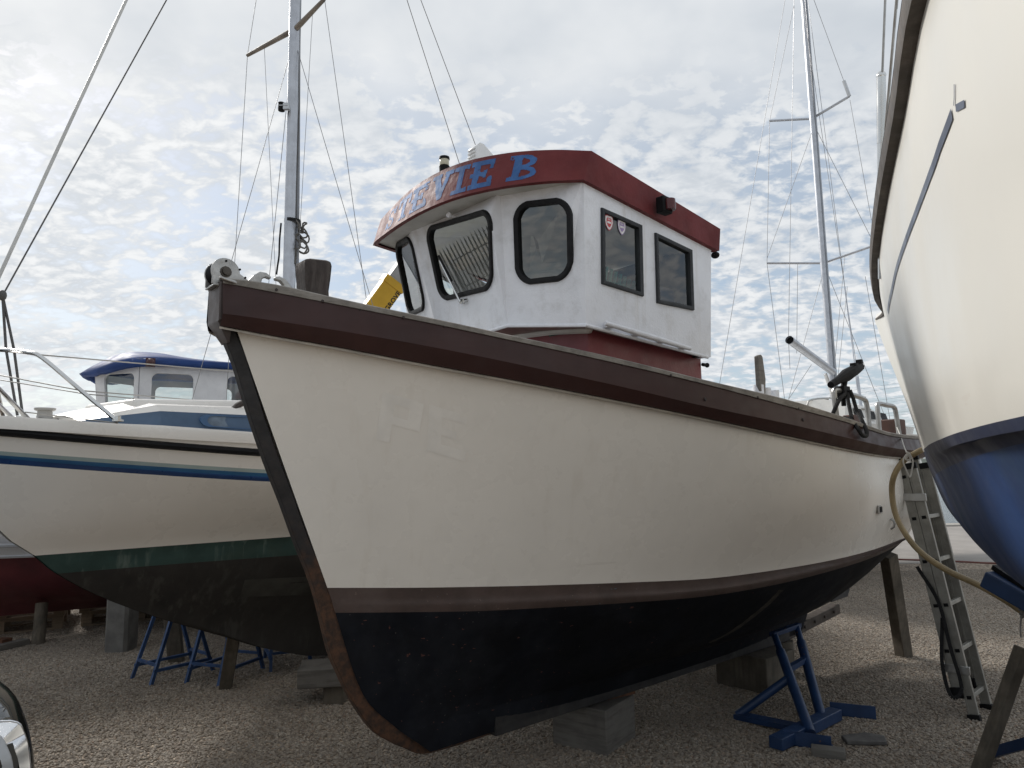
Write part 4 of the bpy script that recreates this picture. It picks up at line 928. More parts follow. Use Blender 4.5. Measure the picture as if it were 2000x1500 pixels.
# coachroof: white top with a blue band and a framed window
def cbp(u, v, b): return F2.w(*F2.bp(u, v, b))
zd = lambda a: float(np.interp(a, lev[0][0], zD))
cs = [(.06, .36, .015), (.22, .43, .075), (.46, .50, .15), (1.15, .58, .20), (3.0, .64, .25), (4.4, .66, .26)]
cr_ = MB(); rows = []
for a_, b_, h_ in cs:
    z0 = zd(a_)+.01; ht = h_; rows.append([F2.w(a_, b_*s_, z0+hh) for s_, hh in ((1.04, -.02), (1.0, ht*.12), (.96, ht*.72), (.86, ht), (.4, ht+.04), (-.4, ht+.04), (-.86, ht), (-.96, ht*.72), (-1., ht*.12), (-1.04, -.02))])
for i in range(len(rows)-1):
    for j in range(9): cr_.add([rows[i][j], rows[i][j+1], rows[i+1][j+1], rows[i+1][j]], [(0, 1, 2, 3)], 1 if j in (1, 7) else 0)
cr_.add(rows[-1], [tuple(range(10))]); cr_.add(rows[0], [tuple(range(10))])
BANDBLUE = mat('faded_coachroof_blue', (.075, .13, .215), .45, var=.12, vscale=3, dirt=((.13, .19, .28), .4, 4))
co = cr_.build('coachroof', [WHITE2, BANDBLUE], sloop, smooth=30)
hat = MB(); hat.hexa([F2.w(a_, b_, zd(.8)+z_+.055*(a_-.3)) for z_, s_ in ((.15, 1), (.215, .9)) for a_, b_ in ((.38, -.34*s_), (.38, .34*s_), (1.25, .40*s_), (1.25, -.40*s_))]); hat.build('fore_hatch', WHITE2, sloop, bevel=.02)
wn = MB()
def side_pt(a_, f_, off):
    i = max(k for k in range(len(cs)-1) if cs[k][0] <= a_); t = (a_-cs[i][0])/(cs[i+1][0]-cs[i][0])
    p = rows[i][1].lerp(rows[i+1][1], t); q = rows[i][2].lerp(rows[i+1][2], t); n = F2.P
    return p.lerp(q, f_)+n*off
for (a0_, a1_) in ((.70, 1.42), (2.1, 2.9), (3.2, 4.1)):
    c4 = [side_pt(a0_, .9, .006), side_pt(a1_, .9, .006), side_pt(a1_, .12, .006), side_pt(a0_, .12, .006)]
    o_ = rounded(c4, .05, 4); i_ = [p.lerp(sum(c4, Vector())/4, .13) for p in o_]
    f_ = MB(); f_.grid([[p-F2.P*.01 for p in o_], [p+F2.P*.008 for p in o_], [p+F2.P*.008 for p in i_], [p-F2.P*.004 for p in i_]], 0, True)
    fo = f_.build('coachroof_window', mat('blue_window_surround', (.06, .13, .25), .4), sloop, smooth=30)
    g_ = MB(); g_.add([p for p in i_], [tuple(range(len(i_)))]); g_.build('glass_pane', mat('curtained_glass', (.16, .21, .27), .08, var=.2, vscale=8), fo, smooth=0)
hh = MB(); hh.tube(crom([F2.w(.98, .47, zd(1)+.185), F2.w(1.03, .47, zd(1)+.225), F2.w(1.12, .47, zd(1)+.24), F2.w(1.5, .47, zd(1.4)+.25), F2.w(1.62, .47, zd(1.6)+.21)], 4), .022, 8); hh.build('teak_handrail', DARKWOOD, sloop)
# mast, spreaders, rigging
mb_ = F2.w(*F2.bp(563, 560, 0)); ma, _, _ = F2.loc(mb_)
mfoot = F2.w(ma, 0, zd(ma)+.27); mtop = F2.w(ma+.02, 0, 8.6)
def mast_mesh(p, q, w, d, fr):
    mb = MB(); rows = []
    for c, k in ((p, 1), (p.lerp(q, .6), 1), (q, .8)): rows.append([c+fr.A*(d*k*math.cos(t_))+fr.P*(w*k*math.sin(t_)) for t_ in [2*math.pi*j/20 for j in range(20)]])
    mb.grid(rows, 0, True); mb.add(rows[-1], [tuple(range(20))]); return mb
mast = mast_mesh(mfoot, mtop, .040, .052, F2).build('mast', MASTALU, sloop, smooth=50)
trk = MB(); trk.tube([mfoot+F2.A*.056+F2.P*.008, mtop+F2.A*.045+F2.P*.008], .008, 6); trk.build('sail_track', mat('track_alu', (.3, .32, .35), .4, metal=.7), mast)
mf = MB(); mf.lathe([(.09, -.13), (.085, -.10), (.06, -.09), (.056, 0), (0, 0)], mfoot+Vector((0, 0, .02)), (0, 0, 1), 14); mf.build('mast_step', BLACKP, sloop, bevel=.004)
zsp = F2.bp(563, 52, 0)[2]; spc = F2.w(ma, 0, zsp)
sp_t = {}
for sg, (u, v) in ((1, (634, -2)), (-1, (483, 108))):
    bb = .78*sg; d_ = ray(u, v); best = min((abs(proj(F2.w(ma+.06, b_, zsp+abs(b_)*.0))[0]-u), b_) for b_ in [sg*.01*k for k in range(20, 160)])[1]
    tip = F2.w(ma+.06, best, F2.fit([(u-200, v), (u+200, v)], ma+.06, best, 3, 8)); sp_t[sg] = tip
    s_ = MB(); s_.tube([spc+F2.P*.03*sg, tip], [.024, .016], 8); s_.build('spreader', mat('varnished_spreader', (.20, .17, .14), .5, var=.2) if sg == 1 else bpy.data.materials['varnished_spreader'], sloop)
def wire(par, p, q, r=.0028, m_=None, name='stay', sg=0.):
    mb = MB(); mb.tube(sag(p, q, sg, 8) if sg else [p, q], r, 5); return mb.build(name, m_ or WIRE, par)
mh = F2.w(ma, 0, 8.5)
for sg in (1, -1):
    ch = F2.w(ma+.12, 1.0*sg, zd(ma)+.01); wire(sloop, ch, sp_t[sg], name='shroud'); wire(sloop, sp_t[sg], mh, name='shroud')
    wire(sloop, F2.w(ma+.42, 1.0*sg, zd(ma)), spc-Vector((0, 0, .06)), name='lower_shroud')
    if sg < 0: wire(sloop, F2.w(ma-.35, .93*sg, zd(ma)), spc-Vector((0, 0, .12)), name='lower_shroud')
    wire(sloop, F2.w(ma, .05*sg, zd(ma)+.35), spc.lerp(sp_t[sg], .62), .0022, name='flag_halyard')
stem_h = F2.w(-.52, 0, zd(-.5)+.03)
# forestay (rolled foil) and the spare halyard hooked to the stemhead
p_f = F2.w(*F2.bp(125, 272, 0)); wire(sloop, stem_h, stem_h+(F2.w(*F2.bp(250, 0, 0))-F2.w(*F2.bp(0, 545, 0))).normalized()*8.5, .011, mat('white_forestay_foil', (.62, .62, .60), .4), 'forestay')
kn, tp, bf = F2.w(*F2.bp(5, 577, 0)), F2.w(*F2.bp(325, 0, 0)), F2.w(*F2.bp(40, 812, 0))
wire(sloop, kn, kn+(tp-kn)*2.2, .005, mat('dark_halyard', (.10, .10, .10), .7), 'halyard')
hr = MB()
for du in (-4, 3): hr.tube([kn, kn.lerp(bf, .45)+F2.A*.006*du, bf+F2.A*.004*du], .0075, 6)
hr.ball(kn, .022, (1, 1, 1.5)); hr.tube([kn, F2.w(*F2.bp(-12, 560, 0))], .007, 6)
hr.build('halyard_tail', bpy.data.materials['dark_halyard'], sloop)
mbf = MB(); mbf.hexa([bf+F2.A*x+F2.P*y+Vector((0, 0, z_)) for z_, k in ((-.06, 1), (-.005, .5)) for x, y in ((-.07*k, -.05*k), (.07*k, -.05*k), (.07*k, .05*k), (-.07*k, .05*k))]); mbf.build('stemhead_fitting', STEEL, sloop, bevel=.006)
st_end = F2.w(6.45, 0, zd(6.4)); 
for (u0, v0, u1, v1, bb) in ((795, 0, 905, 312, -.3), (822, 0, 930, 285, .3)):
    q = st_end+F2.P*bb; t_ = F2.w(*F2.bp(u0, v0, 0)); wire(sloop, q, q+(t_-q)*1.6, .004, name='backstay')
# boom-topping tube stowed against the mast, lashing, coil of rope, lamp
tb = MB(); tb.tube([F2.w(*F2.bp(580, 520, .02)), F2.w(*F2.bp(582, 300, .02)), F2.w(*F2.bp(584, -60, .02))], .017, 8); tb.build('stowed_pole', mat('grey_pole', (.24, .25, .27), .5, metal=.5), sloop)
rl_ = MB(); rl_.tube([F2.w(*F2.bp(u, v, .03)) for u, v in ((581, 60), (584, 200), (580, 320), (577, 425))], .008, 6); rl_.build('slack_halyard', bpy.data.materials['dark_halyard'], sloop)
zl = F2.bp(563, 430, 0)[2]; lsh = MB(); lsh.grid([[F2.w(ma+.075*math.cos(t_)+.03, .060*math.sin(t_), zl+dz) for t_ in [2*math.pi*j/18 for j in range(18)]] for dz in (-.014, .014)], 0, True)
lsh.tube(crom([F2.w(*F2.bp(u, v, -.05)) for u, v in ((549, 436), (546, 470), (545, 500), (542, 520), (540, 536))], 4), .008, 6); lsh.build('lashing_strap', RUBBER, sloop)
coil = MB(); random.seed(3)
for k in range(9):
    c = F2.w(*F2.bp(587+random.uniform(-5, 6), 462+random.uniform(-22, 24), .04)); ax = Vector((random.uniform(-1, 1), random.uniform(-1, 1), random.uniform(-.3, .3))).normalized(); e1 = ax.orthogonal().normalized(); e2 = ax.cross(e1); rr0 = random.uniform(.025, .045)
    coil.tube([c+e1*(rr0*math.cos(t_))+e2*(rr0*1.5*math.sin(t_))+ax*.01*math.sin(3*t_) for t_ in [2*math.pi*j/14 for j in range(15)]], .0075, 6)
coil.tube([F2.w(*F2.bp(u, v, .03)) for u, v in ((576, 480), (578, 500), (575, 515))], .010, 6)
coil.build('rope_coil', mat('grey_rope', (.13, .125, .115), .9, var=.2, vscale=30, bump=.004, bscale=200), sloop)
lm = MB(); q = F2.w(*F2.bp(550, 208, -.02)); lm.box(q.lerp(F2.w(*F2.bp(560, 208, .04)), .5), (.07, .05, .006)); lm.box(q+(F2.w(*F2.bp(562, 208, .045))-q)*.8, (.05, .03, .055)); lm.build('lamp_bracket', ALU, sloop)
lm = MB(); lm.lathe([(0, -.04), (.028, -.038), (.03, -.02), (.026, .02), (.03, .03), (0, .036)], q, (0, 0, 1), 14); lm.build('steaming_lamp', BLACKP, sloop)
# pulpit and guard wires
def e2(u, v, b): return F2.w(*F2.bp(u, v, b))
def port_edge(a_): return float(np.interp(a_, lev[0][0], bD))-.04
pb = F2.loc(atz(230, 829, zd(.35)))
pf = F2.w(pb[0], pb[1], zd(pb[0])); pt1 = e2(72, 690, .30); pt2 = e2(0, 683, .12); pt0 = e2(-120, 678, 0)
pul = MB(); pul.tube(crom([pf, pf.lerp(pt1, .5), pf.lerp(pt1, .93), pt1.lerp(pt2, .25), pt2, pt0], 5), .0125, 8)
fl1, fl0 = e2(55, 818, .12), e2(-60, 700, .12); pul.tube([fl1, fl0], .0125, 8); pul.tube([e2(25, 817, -.12), e2(-60, 735, -.12)], .0125, 8)
def mir(p): a_, b_, z_ = F2.loc(p); return F2.w(a_, -b_, z_)
pul.tube(crom([mir(pf), mir(pf).lerp(mir(pt1), .5), mir(pf).lerp(mir(pt1), .93), mir(pt1).lerp(mir(pt2), .25), mir(pt2), pt0], 5), .0125, 8)
pul.lathe([(.03, 0), (.03, .01), (.016, .012), (.016, .03), (0, .03)], pf, (0, 0, 1), 10)
pul.build('pulpit', STEEL, sloop)
s_top = F2.w(2.6, port_edge(2.6), zd(2.6)+.55); s_b = F2.w(2.6, port_edge(2.6), zd(2.6))
for a_ in (2.6, 4.4, 6.2):
    for sg in (1, -1): sm_ = MB(); sm_.tube([F2.w(a_, port_edge(a_)*sg, zd(a_)), F2.w(a_, (port_edge(a_)+.02)*sg, zd(a_)+.56)], .011, 8); sm_.build('stanchion', STEEL, sloop)
GW = mat('guard_wire_sheath', (.33, .32, .30), .5)
g1 = pf.lerp(pt1, .98); g2 = pf.lerp(pt1, .45); dirn = lambda u, v, a_: F2.w(*F2.ap(u, v, a_))
wire(sloop, g1, F2.w(*F2.ap(520, 731, 2.4)), .0045, GW, 'guard_wire'); wire(sloop, g2, F2.w(*F2.ap(520, 793, 2.4)), .004, GW, 'guard_wire'); wire(sloop, pf.lerp(pt1, .40), F2.w(*F2.ap(520, 802, 2.4)), .0035, GW, 'guard_wire')
wire(sloop, g2, e2(0, 733, .12), .004, GW, 'guard_wire'); wire(sloop, pf.lerp(pt1, .40), e2(0, 742, .12), .0035, GW, 'guard_wire'); wire(sloop, e2(50, 805, .12), F2.w(pb[0], pb[1], zd(.4)+.01), .0035, GW, 'guard_wire')
mb = MB(); q = e2(87, 818, .02); mb.lathe([(.075, -.03), (.072, 0), (.045, .004), (.040, .03), (.040, .045), (.056, .052), (.058, .064), (0, .066)], q, (0, 0, 1), 18); mb.build('mooring_bollard', mat('old_white_metal', (.42, .41, .39), .45, var=.1), sloop)
mb = MB(); mb.hexa([e2(u, v, .02)+F2.P*y+Vector((0, 0, z_)) for z_ in (-.01, .006) for u, v, y in ((70, 818, -.05), (70, 818, .05), (165, 824, .05), (165, 824, -.05))]); mb.build('bollard_plate', DARKWOOD, sloop, bevel=.003)

# ================================================================== RED-BOTTOMED MOTOR BOAT BEHIND
F3 = Frame((-6.83, 6.72), 27)
mbt = thing('motor_boat', 'white motor boat with blue wheelhouse roof and dark red bottom behind the cream sailing boat', 'motor boat', F3.w(3, 0, 0))
T3 = [0, .05, .12, .22, .35, .5, .65, .8, .92, 1]
def row3(a0, a1): return [lerp(a0, a1, t) for t in T3]
bs3 = [.04, .32, .60, .88, 1.10, 1.22, 1.24, 1.18, 1.1, 1.0]; bw3 = [.03, .17, .36, .60, .84, 1.0, 1.04, 1.0, .93, .84]
lev3 = [(row3(-.5, 7.), bs3, list(np.interp(T3, [0, .3, .7, 1], [2.15, 1.88, 1.72, 1.75]))),
        (row3(-.3, 6.98), [lerp(w, s_, .8) for s_, w in zip(bs3, bw3)], list(np.interp(T3, [0, .3, .7, 1], [1.5, 1.36, 1.3, 1.3]))),
        (row3(0, 6.95), bw3, [.87]*10), (row3(.5, 6.9), [w*.86 for w in bw3], [.60]+[.56]*8+[.62]), (row3(.9, 6.6), [.03]+[w*.4 for w in bw3[1:]], [.40]+[.36]*8+[.45]), (row3(1.3, 6.2), [.02]+[.07]*9, [.27]+[.245]*9)]
hs3 = hull_surface(F3, lev3, 4, T=T3); hb3 = MB()
REDA = mat('dark_red_antifouling', (.085, .012, .018), .6, var=.2, vscale=2, dirt=[((.02, .006, .008), .6, 1.2), ((.14, .03, .03), .4, 3)])
for sg in (1, -1): hb3.grid(sided(F3, hs3, sg), [0]*8+[1]*12)
t3 = [r[-1] for r in hs3]; hb3.add([F3.w(q.x, q.y, q.z) for q in t3]+[F3.w(q.x, -q.y, q.z) for q in reversed(t3)], [tuple(range(2*len(t3)))], 0)
hb3.build('hull', [mat('painted_white_hull', (.62, .63, .65), .4, var=.06, vscale=2, dirt=((.4, .4, .42), .3, 2)), REDA], mbt, smooth=40)
for zz, hgt_ in ((.90, .012), (1.0, .02)):
    s3 = MB()
    for sg in (1, -1): s3.tube([F3.w(q.x, (q.y+.008)*sg, zz) for q in hs3[6]], hgt_, 6)
    s3.build('hull_moulding', mat('grey_moulding', (.33, .34, .36), .5), mbt)
dk3 = MB(); dk3.grid([[F3.w(q.x, q.y*s_, q.z-.02+.04*(1-abs(s_))) for s_ in (1, 0, -1)] for q in hs3[0]]); dk3.build('deck', WHITE_HULL, mbt, smooth=60)
# wheelhouse located on rays through its corners, roof with a peaked visor
Y_ = 8.9
def w3(u, v, b): return F3.bp(u, v, b)
fc = w3(236, 760, .62); sidea = fc[0]
z_top = F3.bp(300, 716, .62)[2]; zb3 = 1.75
a_f = F3.bp(272, 760, .62)[0]; a_s = F3.bp(207, 760, -.1)[0]
ring3 = [(a_f+2.3, -.66), (a_f, -.66), (a_f-.32, -.30), (a_f-.32, .30), (a_f, .64), (a_f+2.3, .66)]
lo3 = [F3.w(a_, b_, zb3) for a_, b_ in ring3]; hi3 = [F3.w(a_-.10 if k in (2, 3) else a_, b_*.97, z_top) for k, (a_, b_) in enumerate(ring3)]
wh3 = MB(); hol = {}; fr3 = []
def win3(i, j, x0, x1, y0, y1, rad=.05):
    q = [lo3[i], lo3[j], hi3[j], hi3[i]]; f = lambda x, y: q[0].lerp(q[1], x).lerp(q[3].lerp(q[2], x), y)
    c4 = [f(x0, y1), f(x1, y1), f(x1, y0), f(x0, y0)]; hol.setdefault((i, j), []).append(rounded(c4, rad, 3)); n = (q[1]-q[0]).cross(q[3]-q[0]).normalized()
    fr3.append((rounded(c4, rad, 3), n if n.dot(c4[0]-F3.w(a_f+1, 0, 2.4)) > 0 else -n))
for i, j, x0, x1 in ((2, 3, .08, .92), (3, 4, .20, .90), (1, 2, .12, .88), (4, 5, .05, .225), (4, 5, .375, .56), (4, 5, .68, .93), (0, 1, .06, .40), (0, 1, .55, .93), (5, 0, .1, .45), (5, 0, .55, .9)): win3(i, j, x0, x1, .40, .93)
for i, j in ((0, 1), (1, 2), (2, 3), (3, 4), (4, 5), (5, 0)): wall_with_holes(wh3, [lo3[i], lo3[j], hi3[j], hi3[i]], hol.get((i, j), []))
w3o = wh3.build('wheelhouse', mat('scuffed_white_paint', (.66, .66, .67), .5, var=.06, dirt=((.42, .42, .44), .4, 5)), mbt, smooth=0)
sd = w3o.modifiers.new('thickness', 'SOLIDIFY'); sd.thickness = .04; sd.offset = 0
for poly, n in fr3:
    g = MB(); g.add([p-n*.004 for p in poly], [tuple(range(len(poly)))]); g.build('window_pane', GLASS, mbt, smooth=0)
rf = MB(); rows = []
RB = mat('blue_roof_paint', (.020, .050, .17), .6, spec=.2, var=.12, vscale=3, dirt=((.05, .09, .25), .4, 4))
for a_, hw, zc_, ze in ((a_f-.60, .34, -.03, -.10), (a_f-.48, .54, .06, -.05), (a_f-.22, .70, .21, .02), (a_f+.1, .75, .23, .05), (a_f+.5, .76, .17, .05), (a_f+1.2, .76, .13, .05), (a_f+2.45, .75, .10, .04)):
    rows.append([F3.w(a_+.14*abs(s_)**2, hw*s_, z_top+lerp(zc_, ze, abs(s_)**2.2)) for s_ in (-1, -.8, -.5, 0, .5, .8, 1)])
rows = [list(r) for r in zip(*rows)]; rows = [crom([Vector(p) for p in r], 4) for r in rows]
rf.grid(rows); rfo = rf.build('wheelhouse_roof', RB, mbt, smooth=50); sd = rfo.modifiers.new('thickness', 'SOLIDIFY'); sd.thickness = .06; sd.offset = -1
q = F3.w(*F3.bp(294, 708, .77)); l3 = MB(); l3.box(q, (.09, .06, .09), Matrix.Rotation(R(27), 3, 'Z')); l3.ball(q+F3.P*.03, .04); l3.build('side_light', mat('dark_side_light', (.05, .012, .014), .4), mbt)
tm = MB(); tm.hexa([F3.w(a_f+.2+a_, b_, z_) for z_ in (2.0, 2.35) for a_, b_ in ((0, -.5), (0, .5), (.25, .5), (.25, -.5))]); tm.build('dash', mat('dark_dash', (.05, .05, .05), .6), mbt)

# ================================================================== BIG CREAM AND BLUE YACHT ON THE RIGHT
F4 = Frame((2.53, 4.87), -98)     # a runs forward from the counter towards (and past) the camera, b to its port (our left)
F4.P = Vector((-math.cos(R(8)), math.sin(R(8)), 0)); F4.A = Vector((-math.sin(R(8)), -math.cos(R(8)), 0))
yacht = thing('yacht', 'large cream yacht with dark blue bottom and wooden rubbing rail towering on the right', 'yacht', F4.w(3, 0, 0))
L_rail = [(1695, 500), (1700, 440), (1722, 300), (1745, 180), (1795, 0), (1870, -260), (2100, -900)]
av = [0, .25, .6, 1.0, 1.5, 2.0, 2.6, 3.2, 3.8, 4.6, 5.6, 6.8, 8.0, 9.0, 9.6]
L_out = [(1860, -200), (1780, 0), (1752, 104), (1730, 216), (1710, 360), (1698, 472), (1700, 532), (1710, 572), (1722, 612), (1727, 640)]
def rail_b(a_):
    lo, hi = -.2, 2.2
    for _ in range(40):
        mb_ = (lo+hi)/2; u, v = proj(F4.w(a_, mb_+.036, 2.62))
        if u > np.interp(v, [q[1] for q in L_out], [q[0] for q in L_out]): lo = mb_
        else: hi = mb_
    return (lo+hi)/2
print('rail', [round(rail_b(a_), 3) for a_ in av])
bv = [.015, .12, .24, .38, .54, .70, .88, 1.05, 1.19, 1.34, 1.42, 1.34, 1.0, .5, .04]
for i in range(1, 8): bv[i] = .15*bv[i]+.85*rail_b(av[i])
T4 = [x/9.6 for x in av]
def row4(a0, a1): return [lerp(a0, a1, t) for t in T4]
zS4 = [2.60]*15
for i in range(15): zS4[i] = 2.60-.018*math.sin(math.pi*min(1, av[i]/7))+.25*max(0, (av[i]-5)/4.6)**2
bw4 = [.02, .10, .22, .36, .52, .68, .86, 1.03, 1.17, 1.30, 1.37, 1.24, .86, .38, .03]
zW4 = [1.675]*15
lev4 = [(row4(0, 9.6), bv, zS4),
        (row4(.16, 9.45), [lerp(w, s_, .72)+.028*min(1, t*5)*(1-t) for s_, w, t in zip(bv, bw4, T4)], [lerp(2.36, 2.34, t) for t in T4]),
        (row4(.42, 9.2), [lerp(w, s_, .35)+.035*min(1, t*5)*(1-t) for s_, w, t in zip(bv, bw4, T4)], [2.0]*15),
        (row4(.62, 8.9), bw4, zW4),
        (row4(.72, 8.8), [w*.965 for w in bw4], [lerp(1.525, 1.64, min(1, t*2.6)) for t in T4]),
        (row4(.86, 8.5), [w*.82 for w in bw4], list(np.interp(T4, [0, .15, .4, 1], [1.36, 1.30, 1.26, 1.4]))),
        (row4(1.05, 8.0), [w*.5 for w in bw4], list(np.interp(T4, [0, .15, .4, 1], [1.25, 1.10, .98, 1.2]))),
        (row4(1.2, 7.6), [max(.0, w*.12) for w in bw4], list(np.interp(T4, [0, .15, .4, 1], [1.21, 1.02, .84, 1.1])))]
hs4 = hull_surface(F4, lev4, 4, T=T4); hb4 = MB()
CREAM4 = mat('glossy_cream_hull', (.69, .672, .615), .36, var=.015, vscale=1.2, dirt=[((.68, .645, .56), .25, .8), ((.60, .58, .53), .10, 3)], chips=[((.2, .18, .16), .81, 26), ((.66, .63, .57), .70, 6, (.5, .5, 4))], spec=.4)
NAVY4 = mat('navy_boot_stripe', (.018, .025, .055), .5, var=.12, vscale=3, dirt=((.032, .042, .075), .4, 3), spec=.25)
BLUE4 = mat('blue_antifouling', (.017, .046, .135), .55, spec=.3, var=.18, vscale=2, dirt=[((.045, .075, .085), .5, 1.4), ((.010, .018, .06), .5, 4)], chips=((.16, .22, .27), .78, 14))
for sg in (1, -1): hb4.grid(sided(F4, hs4, sg), [0]*12+[1]*4+[2]*12)
t4 = [r[0] for r in hs4]; hb4.add([F4.w(q.x, q.y, q.z) for q in t4]+[F4.w(q.x, -q.y, q.z) for q in reversed(t4)], [tuple(range(2*len(t4)))], 0)
hull4 = hb4.build('hull', [CREAM4, NAVY4, BLUE4], yacht, smooth=50)
BV4 = BVHTree.FromPolygons([tuple(q) for q in hb4.v], hb4.f)
kl = MB(); kl.prism([F4.w(a_, .10, z_) for a_, z_ in ((3.2, .95), (6.4, .95), (5.8, .1), (3.9, .1))], F4.P*-.2); kl.build('fin_keel', BLUE4, yacht, bevel=.04)
dk4 = MB(); dk4.grid([[F4.w(q.x, q.y*s_, q.z-.01+.05*(1-abs(s_))) for s_ in (1, .5, 0, -.5, -1)] for q in hs4[0]]); dk4.build('deck', WHITE_HULL, yacht, smooth=60)
cb4 = MB(); cb4.hexa([F4.w(a_, b_*k, z_) for z_, k in ((2.55, 1), (2.95, .85)) for a_, b_ in ((2.6, -.7), (2.6, .7), (6.6, .8), (6.6, -.8))]); cb4.build('coachroof', WHITE_HULL, yacht, bevel=.06)
RAILW = mat('dark_weathered_rail', (.075, .062, .052), .7, var=.2, vscale=9, bump=.004, bscale=40, dirt=[((.16, .14, .12), .45, 12), ((.03, .025, .02), .5, 7)])
rl4 = MB(); tp = lambda x: .06+.94*min(1, max(0, x/.9))
for sg in (1, -1):
    r0 = hs4[0][1:]
    rl4.grid([[F4.w(q.x-.03*max(0, 1-q.x*3), (q.y+dy*tp(q.x))*sg, q.z+dz*tp(q.x)) for q in r0] for dy, dz in ((.0, -.055), (.030, -.05), (.036, -.01), (.030, .022), (-.04, .025), (-.04, -.03))])
q_ = [[F4.w(-.035, (.02+dy*.6)*s_, 2.6+dz) for s_ in (1, .3, -.3, -1)] for dy, dz in ((0, -.055), (.03, -.05), (.036, -.01), (.03, .022))]
rl4.build('rubbing_rail', RAILW, yacht, smooth=50)
cpm = MB()
for sg in (1, -1): cpm.grid([[F4.w(q.x-.03*max(0, 1-q.x*3), (q.y+dy*tp(q.x))*sg, q.z+dz*tp(q.x)) for q in hs4[0][1:]] for dy, dz in ((.031, .0225), (.026, .036), (-.035, .036), (-.035, .02))])
cpm.build('toe_rail', mat('pale_teak_capping', (.30, .25, .20), .7, var=.15, grain=((5, 5, 50), (.17, .14, .11), .5)), yacht, smooth=50)
def strip(bvh, pts, w, name, m_, par, off=.002):
    P_ = [hit(bvh, u, v, off) for u, v in pts]; P_ = [p for p in P_ if p]; P_ = crom(P_, 5); mb = MB(); ra, rb = [], []
    for i, p in enumerate(P_):
        t = (P_[min(i+1, len(P_)-1)]-P_[max(i-1, 0)]).normalized(); h = bvh.find_nearest(p); n = h[1]; n = n if n.dot(EYE-p) > 0 else -n
        s_ = n.cross(t).normalized()*(w/2); base = h[0]+n*off
        ra.append(base+s_); rb.append(base-s_)
    mb.grid([ra, rb]); return mb.build(name, m_, par, smooth=60, recalc=False)
CST = mat('navy_cove_stripe', (.035, .048, .085), .35)
strip(BV4, [(1861, 222), (1846, 262), (1822, 330), (1796, 400), (1770, 470), (1752, 525), (1742, 570), (1735, 610)], .022, 'cove_stripe', CST, yacht)
strip(BV4, [(1866, 164), (1866, 190), (1865, 206)], .005, 'cove_stripe_tip', CST, yacht); strip(BV4, [(1869, 211), (1886, 202)], .013, 'cove_stripe_tip', CST, yacht)
# mizzen post, stays
def y4(u, v, b): return F4.w(*F4.bp(u, v, b))
ps4 = MB(); ps4.tube([y4(1722, 280, .60), y4(1721, 150, .60)], .020, 12); ps4.ball(y4(1721, 148, .60), .021); ps4.build('chrome_davit_post', STEEL, yacht)
ff = MB(); p_, q_ = y4(1722, 280, .60), y4(1721, 150, .60); ff.tube([p_-(q_-p_).normalized()*.6, p_], .019, 10); ff.build('davit_post_foot', STEEL, yacht)
for (u0, v0, u1, v1, b_, r_) in ((1723, 145, 1731, -60, .60, .0055), (1735, 185, 1756, -60, .66, .006), (1752, 0, 1757, -60, .7, .005)):
    wire(yacht, y4(u0, v0, b_)-(y4(u1, v1, b_)-y4(u0, v0, b_))*.3, y4(u1, v1, b_)+(y4(u1, v1, b_)-y4(u0, v0, b_))*2, r_, GALV, 'backstay')
# ================================================================== BOATS AND THINGS FARTHER OFF
Fy = Frame((7.75, 14.9), 228.7)
far = thing('far_sailing_boat', 'white sailing boat far right behind the fishing boat, tall bare mast and raised boom', 'sailing boat', Fy.w(3, 0, 0))
T5 = [0, .08, .2, .35, .5, .65, .8, .92, 1]
def row5(a0, a1): return [lerp(a0, a1, t) for t in T5]
bs5 = [.03, .42, .82, 1.12, 1.28, 1.30, 1.2, 1.05, .9]; bw5 = [.02, .24, .55, .86, 1.05, 1.08, .98, .8, .6]
lev5 = [(row5(0, 8), bs5, [2.42, 2.36, 2.29, 2.23, 2.19, 2.17, 2.17, 2.18, 2.2]), (row5(.3, 7.95), [lerp(w, s_, .6) for s_, w in zip(bs5, bw5)], [1.75]*9), (row5(.7, 7.8), bw5, [1.25]*9), (row5(1.2, 7.4), [w*.75 for w in bw5], [.95]*8+[1.05]), (row5(1.8, 7.0), [w*.3 for w in bw5], [.78]*8+[.98])]
hs5 = hull_surface(Fy, lev5, 3, T=T5); h5 = MB()
for sg in (1, -1): h5.grid(sided(Fy, hs5, sg), [0]*6+[1]*6)
t5_ = [r[-1] for r in hs5]; h5.add([Fy.w(q.x, q.y, q.z) for q in t5_]+[Fy.w(q.x, -q.y, q.z) for q in reversed(t5_)], [tuple(range(2*len(t5_)))], 0)
h5.prism([Fy.w(a_, .12, z_) for a_, z_ in ((2.8, .9), (5.2, .9), (4.8, .02), (3.2, .02))], Fy.P*-.24, 1)
h5.build('hull', [WHITE_HULL, mat('grey_antifouling', (.05, .06, .075), .7)], far, smooth=40)
d5 = MB(); d5.grid([[Fy.w(q.x, q.y*s_, q.z-.01+.05*(1-abs(s_))) for s_ in (1, .5, 0, -.5, -1)] for q in hs5[0]]); d5.build('deck', WHITE_HULL, far, smooth=60)
c5 = MB(); rows = []
for a_, b_, h_ in ((1.6, .35, .03), (2.0, .55, .18), (2.7, .7, .33), (4.0, .78, .40), (5.0, .78, .42), (5.1, .78, .0)): rows.append([Fy.w(a_, b_*s_, 2.2+hh) for s_, hh in ((1, 0), (.9, h_*.85), (.5, h_), (-.5, h_), (-.9, h_*.85), (-1, 0))])
c5.grid(rows); c5.build('coachroof', WHITE_HULL, far, smooth=30)
